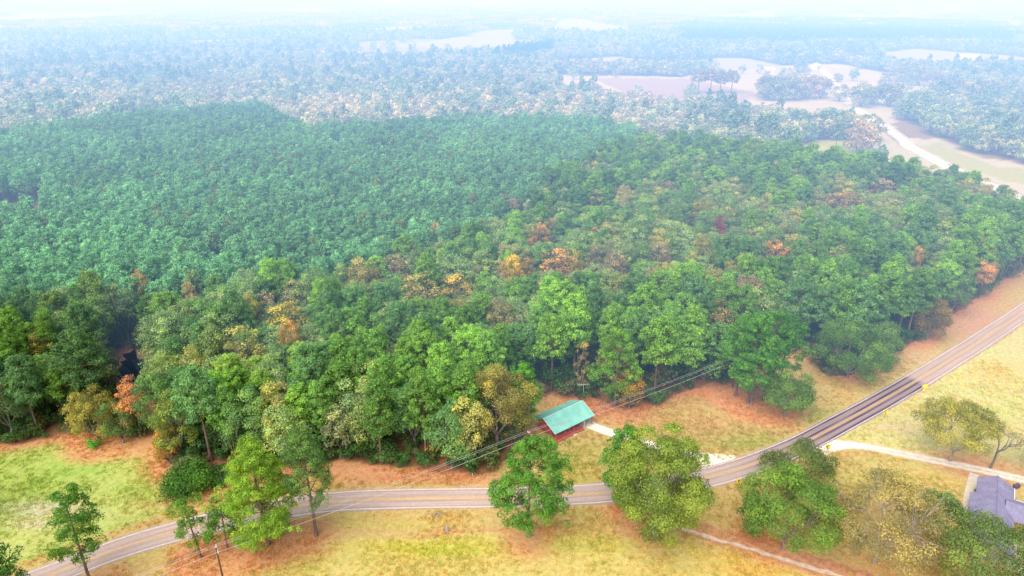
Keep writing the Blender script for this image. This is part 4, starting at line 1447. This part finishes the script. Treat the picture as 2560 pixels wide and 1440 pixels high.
bbr = N(bnt, "ShaderNodeTexBrick")
bbr.inputs["Scale"].default_value = 4.0
bbr.inputs["Color1"].default_value = (0.42, 0.12, 0.08, 1)
bbr.inputs["Color2"].default_value = (0.34, 0.09, 0.06, 1)
bbr.inputs["Mortar"].default_value = (0.45, 0.38, 0.33, 1)
bnt.links.new(N(bnt, "ShaderNodeTexCoord").outputs["Object"], bbr.inputs["Vector"])
bb = N(bnt, "ShaderNodeBsdfPrincipled")
bb.inputs["Roughness"].default_value = 0.9
bnt.links.new(bbr.outputs["Color"], bb.inputs["Base Color"])
bnt.links.new(bb.outputs[0], bout.inputs["Surface"])

hp = un(2495, 1190, 4.7)                       # far end of the ridge
HA = 0.6
house = empty("house", (hp[0] - 12 * math.sin(HA), hp[1] - 12 * math.cos(HA), 0), -HA)
tag(house, "brick house with violet-grey shingled gable roof and white trim", "house")
yb, yf = 12.0, -13.0                            # back and front gable
xl, xr, xl2 = -3.5, 3.5, -4.5
ze, zr = 2.75, 4.7
m = MB()
m.box(xl + 0.5, xr - 0.5, yf + 0.5, yb - 0.5, 0, ze + 0.25)
m.poly([(xl + 0.5, yb - 0.5, ze + 0.25), (xr - 0.5, yb - 0.5, ze + 0.25), (0, yb - 0.5, zr - 0.1)])
m.poly([(xl + 0.5, yf + 0.5, ze + 0.25), (0, yf + 0.5, zr - 0.1), (xr - 0.5, yf + 0.5, ze + 0.25)])
m.build("wall", BRICK, house)
m = MB()
th = 0.12
sl = (zr - ze) / (-xl)


def slope(m, x0, z0, x1, z1, y0, y1):
    m.hexa([(x0, y0, z0), (x1, y0, z1), (x1, y1, z1), (x0, y1, z0), (x0, y0, z0 + th), (x1, y0, z1 + th), (x1, y1, z1 + th), (x0, y1, z0 + th)])


slope(m, xl, ze, 0, zr, yf, yb)
slope(m, xl2, ze - sl * 1.0, xl - 0.002, ze - 0.002, yf, yb - 6.2)
slope(m, xr, ze, 0.003, zr, yf, yb)
rf = m.build("roof", SHING, house)
m = MB()
m.tube([(0, yf, zr + 0.12), (0, yb, zr + 0.12)], 0.08, 5)
m.build("ridge_cap", simple("ridge_shingle", (0.22, 0.19, 0.30), 0.95), rf)
m = MB()
m.box(xr + 0.004, xr + 0.14, yb - 4.2, yb + 0.02, ze - 0.12, ze + 0.14)
m.build("fascia", WHITE, rf)
# side wing running to the right with its own roof
m = MB()
m.box(xr - 0.2, 12, 0.2, 7.4, 0, 2.6)
m.build("wing_wall", BRICK, house)
m = MB()
for s in (1, -1):
    y_e, y_r = 3.8 + s * 4.0, 3.8 + (0.002 if s > 0 else 0)
    m.hexa([(xr * 0.5, y_e, 2.6), (12.4, y_e, 2.6), (12.4, y_r, 4.35), (xr * 0.5, y_r, 4.35), (xr * 0.5, y_e, 2.72), (12.4, y_e, 2.72), (12.4, y_r, 4.47), (xr * 0.5, y_r, 4.47)])
wr = m.build("wing_roof", SHING, house)
m = MB()
m.box(xr + 0.3, 12.4, 7.81, 7.93, 2.5, 2.76)
m.build("fascia", WHITE, wr)
for y in (-3.6, -7.2, -10.8):
    m = MB()
    m.box(xr - 0.1, xr + 0.08, y - 0.09, y + 0.09, 0, 2.68)
    m.build("porch_post", WHITE, house)
m = MB()
m.box(xr - 0.45, xr + 2.2, -12.5, 0.15, 0.0, 0.15)
m.build("porch_slab", CONC, house)
hx, hy = hp[0], hp[1]
BINM = simple("dark_violet_plastic", (0.12, 0.09, 0.15), 0.6, 0.1, 2)
for k, (px, py) in enumerate(((2536, 1222), (2543, 1220))):
    q = un(px, py)
    b = empty("rubbish_bin", (q[0], q[1], 0), 0.2 * k)
    tag(b, ["dark bin nearer the house corner of two at the driveway edge", "dark bin farther from the house of two at the driveway edge"][k], "bin", "bins behind the house")
    m = MB()
    m.hexa([(-0.26, -0.3, 0.05), (0.26, -0.3, 0.05), (0.26, 0.3, 0.05), (-0.26, 0.3, 0.05), (-0.33, -0.38, 1.0), (0.33, -0.38, 1.0), (0.33, 0.38, 1.0), (-0.33, 0.38, 1.0)])
    m.build("bin_body", BINM, b)
    m = MB()
    m.box(-0.36, 0.36, -0.42, 0.4, 1.005, 1.08)
    m.build("lid", BINM, b)
hero("shrub", "small green shrub against the house wall by the concrete walk", (2442, 1236), 1216, 16, (0.06, 0.2, 0.05), 39, n=6)

# ------------------------------------------------------------------ highway signs
YEL = simple("yellow_sign_paint", (0.85, 0.68, 0.03), 0.5, 0.04, 2)
BLK = simple("black_sign_paint", (0.02, 0.02, 0.02), 0.6, 0.05, 2)
STEEL = simple("sign_post_steel", (0.35, 0.34, 0.33), 0.6, 0.1, 2)
for k, (px, py, rz) in enumerate(((1845, 1222, -0.5), (2066, 1135, -0.35), (2210, 1046, -0.25))):
    q = un(px, py)
    s = empty("chevron_sign", (q[0], q[1], 0), rz)
    tag(s, ["yellow chevron sign below the road nearest the huge roadside oak", "yellow chevron sign beside the dusty driveway mouth", "yellow chevron sign between driveway mouth and diamond sign"][k], "chevron sign", "chevron signs on the outside of the bend")
    m = MB()
    m.tube([(0, 0.05, 0), (0, 0.05, 2.6)], 0.05, 6)
    m.build("post", STEEL, s)
    m = MB()
    m.box(-0.5, 0.5, -0.02, 0.02, 1.5, 2.75)
    pl = m.build("panel", YEL, s)
    m = MB()
    w = 0.24
    m.hexa([(0.3, -0.03, 1.56), (0.3 - w, -0.03, 1.56), (-0.42, -0.03, 2.125), (-0.42 + w, -0.03, 2.125), (0.3, -0.024, 1.56), (0.3 - w, -0.024, 1.56), (-0.42, -0.024, 2.125), (-0.42 + w, -0.024, 2.125)])
    m.hexa([(0.3, -0.03, 2.69), (0.3 - w, -0.03, 2.69), (-0.42, -0.03, 2.126), (-0.42 + w, -0.03, 2.126), (0.3, -0.024, 2.69), (0.3 - w, -0.024, 2.69), (-0.42, -0.024, 2.126), (-0.42 + w, -0.024, 2.126)])
    m.build("chevron", BLK, pl)
q = un(2308, 983)
s = empty("warning_sign", (q[0], q[1], 0), -0.3)
tag(s, "yellow diamond warning sign at the end of the dark road patch", "warning sign")
m = MB()
m.tube([(0, 0.05, 0), (0, 0.05, 2.2)], 0.05, 6)
m.build("post", STEEL, s)
m = MB()
a_ = 0.85
m.hexa([(0, -0.02, 2.3 - a_), (a_, -0.02, 2.3), (0, -0.02, 2.3 + a_), (-a_, -0.02, 2.3), (0, 0.02, 2.3 - a_), (a_, 0.02, 2.3), (0, 0.02, 2.3 + a_), (-a_, 0.02, 2.3)])
m.box(-0.3, 0.3, -0.022, 0.018, 0.75, 1.35)
m.build("panel", YEL, s)

# ------------------------------------------------------------------ power line
POLEW = simple("pole_wood", (0.13, 0.085, 0.06), 0.95, 0.3, 2, stretch=(1, 1, 0.2))
ARMW = simple("weathered_arm", (0.6, 0.57, 0.54), 0.8, 0.1, 2)
d0 = un(540, 1370, 10)
d1 = un(1325, 1082, 10)
step = d1 - d0
pole_xy = [d0 - step, d0, d1, d1 + step]
dirn = step[:2] / np.linalg.norm(step[:2])
perp = np.array([-dirn[1], dirn[0]])
pa = math.atan2(perp[1], perp[0])
plab = [None, "dark wooden power pole in the near pasture", "power pole hidden behind the big roadside pine below the cabin", "power pole lost among the lawn clump pines"]
for k in (1, 2, 3):
    p = empty("power_pole", (pole_xy[k][0], pole_xy[k][1], 0), pa)
    tag(p, plab[k], "power pole", "power poles of the rural line")
    m = MB()
    m.tube([(0, 0, 0), (0, 0, 5), (0, 0, 10.1)], [0.19, 0.165, 0.13], 8)
    m.build("pole", POLEW, p)
    m = MB()
    m.box(-1.2, 1.2, -0.2, -0.08, 9.45, 9.62)
    m.build("crossarm", ARMW, p)
    for x, z in ((-1.1, 9.63), (1.1, 9.63), (0, 10.11)):
        m = MB()
        m.tube([(x, -0.14 if x else 0, z), (x, -0.14 if x else 0, z + 0.12), (x, -0.14 if x else 0, z + 0.24)], [0.06, 0.1, 0.05], 8)
        m.build("insulator", WHITE, p)
WIRE = simple("bright_wire", (0.62, 0.60, 0.60), 0.5, 0.05, 1)
wl = ["upper wire of the power line nearest the woods", "middle wire of the power line slung from the pole tops", "lower thicker wire of the power line nearest the pasture"]
for w, (off, z) in enumerate(((1.1, 9.87), (0.0, 10.35), (-1.1, 9.87))):
    mb = MB()
    for k in range(3):
        A, B = pole_xy[k], pole_xy[k + 1]
        pts = []
        for t in np.linspace(0, 1, 15)[: None if k == 2 else -1]:
            q = A * (1 - t) + B * t
            pts.append((q[0] + perp[0] * off, q[1] + perp[1] * off, z - 4 * 0.75 * t * (1 - t)))
        if k < 2:
            q = B
            pts.append((q[0] + perp[0] * off, q[1] + perp[1] * off, z))
        mb.tube(pts, [0.02, 0.02, 0.028][w], 5)
    tag(mb.build("power_wire", WIRE), wl[w], "wire", "wires of the rural line")

# ------------------------------------------------------------------ small things along the road
POSTO = simple("marker_orange", (0.75, 0.33, 0.10), 0.6, 0.05, 2)
for k, (px, py) in enumerate(((891, 1192), (1181, 1190))):
    q = un(px, py)
    s = empty("marker_post", (q[0], q[1], 0))
    tag(s, ["white marker post with orange top in the straw left of the woods trail", "white marker post with orange top by the undergrowth near the big pine"][k], "marker post", "marker posts along the woods edge")
    m = MB()
    m.tube([(0, 0, 0), (0, 0, 1.25)], 0.07, 8)
    m.build("post", WHITE, s)
    m = MB()
    m.tube([(0, 0, 1.252), (0, 0, 1.62)], [0.085, 0.07], 8)
    m.build("cap", POSTO, s)
STUMP = simple("grey_dead_wood", (0.36, 0.30, 0.30), 0.95, 0.3, 3)
q = un(1118, 1328)
m = MB()
m.tube([(0, 0, 0), (0.05, 0, 0.5), (0.02, 0.05, 1.2)], [0.42, 0.3, 0.2], 9)
m.tube([(0.1, 0, 0.4), (0.6, -0.2, 0.9)], [0.14, 0.05], 6)
m.tube([(-0.1, 0, 0.5), (-0.35, 0.2, 1.5)], [0.15, 0.04], 6)
tag(m.build("tree_stump", STUMP, None, (q[0], q[1], 0)), "grey weathered stump on the strip between road and pasture", "stump")
q = un(1096, 1287)
m = MB()
r = np.random.default_rng(5)
for _ in range(22):
    p = r.normal(0, 0.7, 2) * np.array([1.5, 0.8])
    e = p + r.normal(0, 0.8, 2)
    m.tube([(p[0], p[1], 0.08 + 0.2 * r.random()), (e[0], e[1], 0.15 + 0.35 * r.random())], [0.05, 0.02], 4)
tag(m.build("brush_pile", STUMP, None, (q[0], q[1], 0)), "low grey pile of dead branches just below the road", "brush pile")
# wire fence beside the trail
FENCE = simple("rusty_wire", (0.50, 0.17, 0.11), 0.8, 0.15, 2)
fl = TRAIL[::4]
t_ = np.gradient(TRAIL, axis=0)
t_ /= np.linalg.norm(t_, axis=1)[:, None]
off = TRAIL + np.column_stack([-t_[:, 1], t_[:, 0]]) * 2.3
fr = empty("wire_fence", (off[0][0], off[0][1], 0))
tag(fr, "low rusty wire fence following the pale trail below the oaks", "fence")
for q in off[::5]:
    m = MB()
    m.tube([(q[0] - off[0][0], q[1] - off[0][1], 0), (q[0] - off[0][0], q[1] - off[0][1], 1.25)], 0.05, 5)
    m.build("fence_post", FENCE, fr)
m = MB()
for z in (0.4, 0.8, 1.15):
    m.tube([(q[0] - off[0][0], q[1] - off[0][1], z) for q in off], 0.022, 4)
m.build("fence_wire", FENCE, fr)

# ------------------------------------------------------------------ far bridge and farm buildings
b0, b1 = un(2266, 362), un(2203, 314)
bd = (b1 - b0)[:2]
bl = np.linalg.norm(bd)
br = empty("road_bridge", (b0[0], b0[1], 0), math.atan2(bd[1], bd[0]))
tag(br, "long white concrete bridge on the far road", "bridge")
BCON = simple("bridge_concrete", (0.72, 0.68, 0.66), 0.8, 0.06, 0.3)
m = MB()
m.box(-2, bl + 2, -5, 5, 0.1, 0.9)
m.build("deck", BCON, br)
for s in (-1, 1):
    m = MB()
    m.box(-2, bl + 2, s * 4.75 - 0.2, s * 4.75 + 0.2, 0.905, 2.0)
    for x in np.arange(0, bl, 6):
        m.box(x, x + 0.5, s * 4.75 - 0.32, s * 4.75 + 0.32, 0.906, 2.1)
    m.build("parapet", BCON, br)
DARKST = simple("bridge_dark_steel", (0.06, 0.06, 0.10), 0.8, 0.1, 0.5)  # even dark tone for the strip along one side of the deck
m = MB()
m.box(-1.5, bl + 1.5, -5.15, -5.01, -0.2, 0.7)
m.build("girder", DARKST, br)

WALLW = simple("pale_siding", (0.75, 0.72, 0.70), 0.8, 0.05, 1)
ROOFW = simple("white_metal_roof", (0.85, 0.85, 0.86), 0.5, 0.05, 0.5)
ROOFB = simple("grey_roof", (0.4, 0.36, 0.38), 0.8, 0.1, 0.5)
BUILD = [(1920, 181, 15, 9, 4.5, 0.2, ROOFW, "small white house alone on the tan meadow"), (2035, 172, 16, 12, 5, 0.9, ROOFW, "white barn by the far road's end"),
         (2418, 152, 34, 16, 6, 0.1, ROOFW, "long white-roofed shed among the far trees"), (2432, 207, 14, 9, 4, 0.4, ROOFW, "white farmhouse below the long shed"),
         (2490, 210, 12, 8, 4, -0.2, ROOFB, "grey-roofed cottage beside the white farmhouse"), (1690, 186, 18, 10, 4, 0.0, ROOFW, "pale house behind the purple clearing"),
         (2515, 170, 12, 9, 4, 0.5, ROOFW, "pale hut near the frame edge above the cottage")]
for px, py, L, Wd, h, rz, rm, lab in BUILD:
    q = un(px, py)
    s = empty("farm_building", (q[0], q[1], 0), rz)
    tag(s, lab, "farm building", "far farm buildings")
    m = MB()
    m.box(-L / 2, L / 2, -Wd / 2, Wd / 2, 0, h)
    for sx in (-1, 1):
        m.poly([(sx * L / 2, -Wd / 2, h), (sx * L / 2, Wd / 2, h), (sx * L / 2, 0, h + Wd * 0.22)][::sx])
    m.build("wall", WALLW, s)
    m = MB()
    for sy in (-1, 1):
        e = 0.003 if sy > 0 else 0.0
        m.hexa([(-L / 2 - 0.4, sy * (Wd / 2 + 0.5), h + 0.02), (L / 2 + 0.4, sy * (Wd / 2 + 0.5), h + 0.02), (L / 2 + 0.4, e, h + Wd * 0.25), (-L / 2 - 0.4, e, h + Wd * 0.25),
                (-L / 2 - 0.4, sy * (Wd / 2 + 0.5), h + 0.17), (L / 2 + 0.4, sy * (Wd / 2 + 0.5), h + 0.17), (L / 2 + 0.4, e, h + Wd * 0.25 + 0.15), (-L / 2 - 0.4, e, h + Wd * 0.25 + 0.15)])
    m.build("roof", rm, s)
    m = MB()
    m.box(-0.8, 0.8, -Wd / 2 - 0.06, -Wd / 2 - 0.003, 0.05, 2.3)
    m.build("door", DARKGLASS, s)

# ------------------------------------------------------------------ grass tufts on the near land
rng = np.random.default_rng(99)
TUFT = []
for k in range(3):
    n_ = 16
    p = rng.normal(0, 0.28, (n_, 2))
    d = rng.normal(0, 0.14, (n_, 2))
    h = rng.uniform(0.12, 0.34, n_)
    w = 0.06
    a = rng.uniform(0, 3.14, n_)
    c_, s_ = np.cos(a) * w, np.sin(a) * w
    v = np.empty((n_, 4, 3))
    v[:, 0] = np.column_stack([p[:, 0] - c_, p[:, 1] - s_, np.zeros(n_)])
    v[:, 1] = np.column_stack([p[:, 0] + c_, p[:, 1] + s_, np.zeros(n_)])
    v[:, 2] = np.column_stack([p[:, 0] + d[:, 0] + c_ * 0.4, p[:, 1] + d[:, 1] + s_ * 0.4, h])
    v[:, 3] = np.column_stack([p[:, 0] + d[:, 0] - c_ * 0.4, p[:, 1] + d[:, 1] - s_ * 0.4, h])
    TUFT.append(mesh_np("grass_tuft", v.reshape(-1, 3), np.arange(n_ * 4).reshape(-1, 4), [FOL], shade=rng.uniform(0.8, 1.15, n_)))
tx, ty = rng.uniform(-150, 150, 70000), rng.uniform(95, 185, 70000)
apx, apy = pr(tx, ty)
ok = (apx > -60) & (apx < 2620) & ~inside(apx, apy, WOODS)
ok &= (near_line(tx, ty, ROAD, 8) > 4.2) & (near_line(tx, ty, DRIVE_A, 6) > 2.4) & (near_line(tx, ty, DRIVE_B, 6) > 2.2) & (near_line(tx, ty, WALK, 4) > 1.3) & (near_line(tx, ty, TRAIL, 4) > 1.0)
lc = np.array([tx - ridge_mid[0], ty - ridge_mid[1]])
ca, sa = math.cos(0.6545), math.sin(0.6545)
lx, ly = lc[0] * ca + lc[1] * sa, -lc[0] * sa + lc[1] * ca
ok &= ~((np.abs(lx) < 7.8) & (np.abs(ly) < 5.8))
hdx, hdy = tx - house.location.x, ty - house.location.y
hlx, hly = hdx * math.cos(HA) - hdy * math.sin(HA), hdx * math.sin(HA) + hdy * math.cos(HA)
ok &= ~((hlx > -5.5) & (hlx < 13) & (np.abs(hly) < 14))
ok &= fbm(tx, ty, 10, 23) + 0.35 * (rng.random(len(tx)) - 0.5) > 0.45
tx, ty = tx[ok], ty[ok]
m_ = len(tx)
ti, tj = np.clip((ty - y0r).astype(int), 0, nyr - 1), np.clip((tx - x0r).astype(int), 0, nxr - 1)
tc_ = ground_colour(tx, ty, straw_r[ti, tj])
g_ = (rng.random(m_) < 0.35)[:, None]
tc_ = np.where(g_, tc_ * np.array([0.8, 1.0, 0.8]), tc_) * rng.uniform(1.0, 1.5, m_)[:, None]
scatter("grass", "short dry pasture grass in uneven tufts", np.column_stack([tx, ty, np.zeros(m_)]), rng.integers(0, 3, m_), rots(m_, rng, 0.08), scl3(m_, rng, 0.6, 1.3), rgba(tc_), TUFT)

# ------------------------------------------------------------------ haze over the low country
def haze_material(name, hz, cinf):
    m, nt, out = new_mat(name)
    ab = N(nt, "ShaderNodeVolumeAbsorption")
    ab.inputs["Density"].default_value = max(hz)
    ab.inputs["Color"].default_value = (*[1 - h / max(hz) for h in hz], 1)
    em = N(nt, "ShaderNodeEmission")  # glow stands in for the light that haze would scatter
    em.inputs["Strength"].default_value = max(hz)
    em.inputs["Color"].default_value = (*[h / max(hz) * c for h, c in zip(hz, cinf)], 1)
    ad = N(nt, "ShaderNodeAddShader")
    nt.links.new(ab.outputs[0], ad.inputs[0])
    nt.links.new(em.outputs[0], ad.inputs[1])
    nt.links.new(ad.outputs[0], out.inputs["Volume"])
    return m


def bank(name, mat, front, back, label):
    """a bank of haze between two lines y = a - b x"""
    pts = [(-13000, front(-13000)), (650, front(650)), (13000, front(650)), (13000, back(650)), (650, back(650)), (-13000, back(-13000))]
    m = MB()
    top, bot = 240.0, -3.0
    m.poly([(x, y, top) for x, y in pts])
    m.poly([(x, y, bot) for x, y in pts][::-1])
    for i in range(6):
        (xA, yA), (xB, yB) = pts[i], pts[(i + 1) % 6]
        m.poly([(xA, yA, bot), (xB, yB, bot), (xB, yB, top), (xA, yA, top)])
    o = m.build(name, mat)
    tag(o, label, None, None, "stuff")


HAZE_A = (0.00046, 0.00080, 0.00130)  # glow of this thin bank also lifts dark gaps in the woods
HAZE_B = (0.00054, 0.00104, 0.0022)
bank("haze", haze_material("thin_haze", HAZE_A, (0.97, 1.0, 1.08)), lambda x: 135 - 0.27 * x, lambda x: 430 - 0.27 * x, "thin blue haze over the middle woods")
bank("haze", haze_material("far_haze", HAZE_B, (0.96, 1.02, 1.12)), lambda x: 430.5 - 0.27 * x, lambda x: 15000 - 0.27 * x, "pale blue haze lying over the far woodland")

# ------------------------------------------------------------------ light
SUN_EL, SUN_AZ = math.radians(52), math.radians(215)          # azimuth: clockwise from +Y; the sun stands behind the camera, to the left
W = bpy.data.worlds.new("World")
S.world = W
W.use_nodes = True
wn = W.node_tree
bg = wn.nodes["Background"]
sky = wn.nodes.new("ShaderNodeTexSky")
sky.sky_type = "NISHITA"
sky.sun_disc = False
sky.sun_elevation = SUN_EL
sky.sun_rotation = SUN_AZ
sky.air_density = 1.0
sky.dust_density = 2.5
wn.links.new(sky.outputs[0], bg.inputs["Color"])
bg.inputs["Strength"].default_value = 0.15
sd = bpy.data.lights.new("sun", "SUN")
sd.energy = 5.0
sd.angle = math.radians(75)
sd.color = (1.0, 0.95, 0.87)
so = bpy.data.objects.new("sun", sd)
C.objects.link(so)
dv = Vector((math.sin(SUN_AZ) * math.cos(SUN_EL), math.cos(SUN_AZ) * math.cos(SUN_EL), math.sin(SUN_EL)))
so.rotation_euler = dv.to_track_quat("Z", "Y").to_euler()
so.location = (0, 0, 300)

S.view_settings.view_transform = "Standard"
S.view_settings.look = "None"
S.view_settings.exposure = 0
S.view_settings.gamma = 1
S.render.engine = "CYCLES"
cy = S.cycles
cy.max_bounces = 6
cy.diffuse_bounces = 3
cy.glossy_bounces = 2
cy.transmission_bounces = 2
cy.transparent_max_bounces = 8
cy.volume_bounces = 0
cy.use_denoising = True
cy.use_adaptive_sampling = True
S.render.film_transparent = False
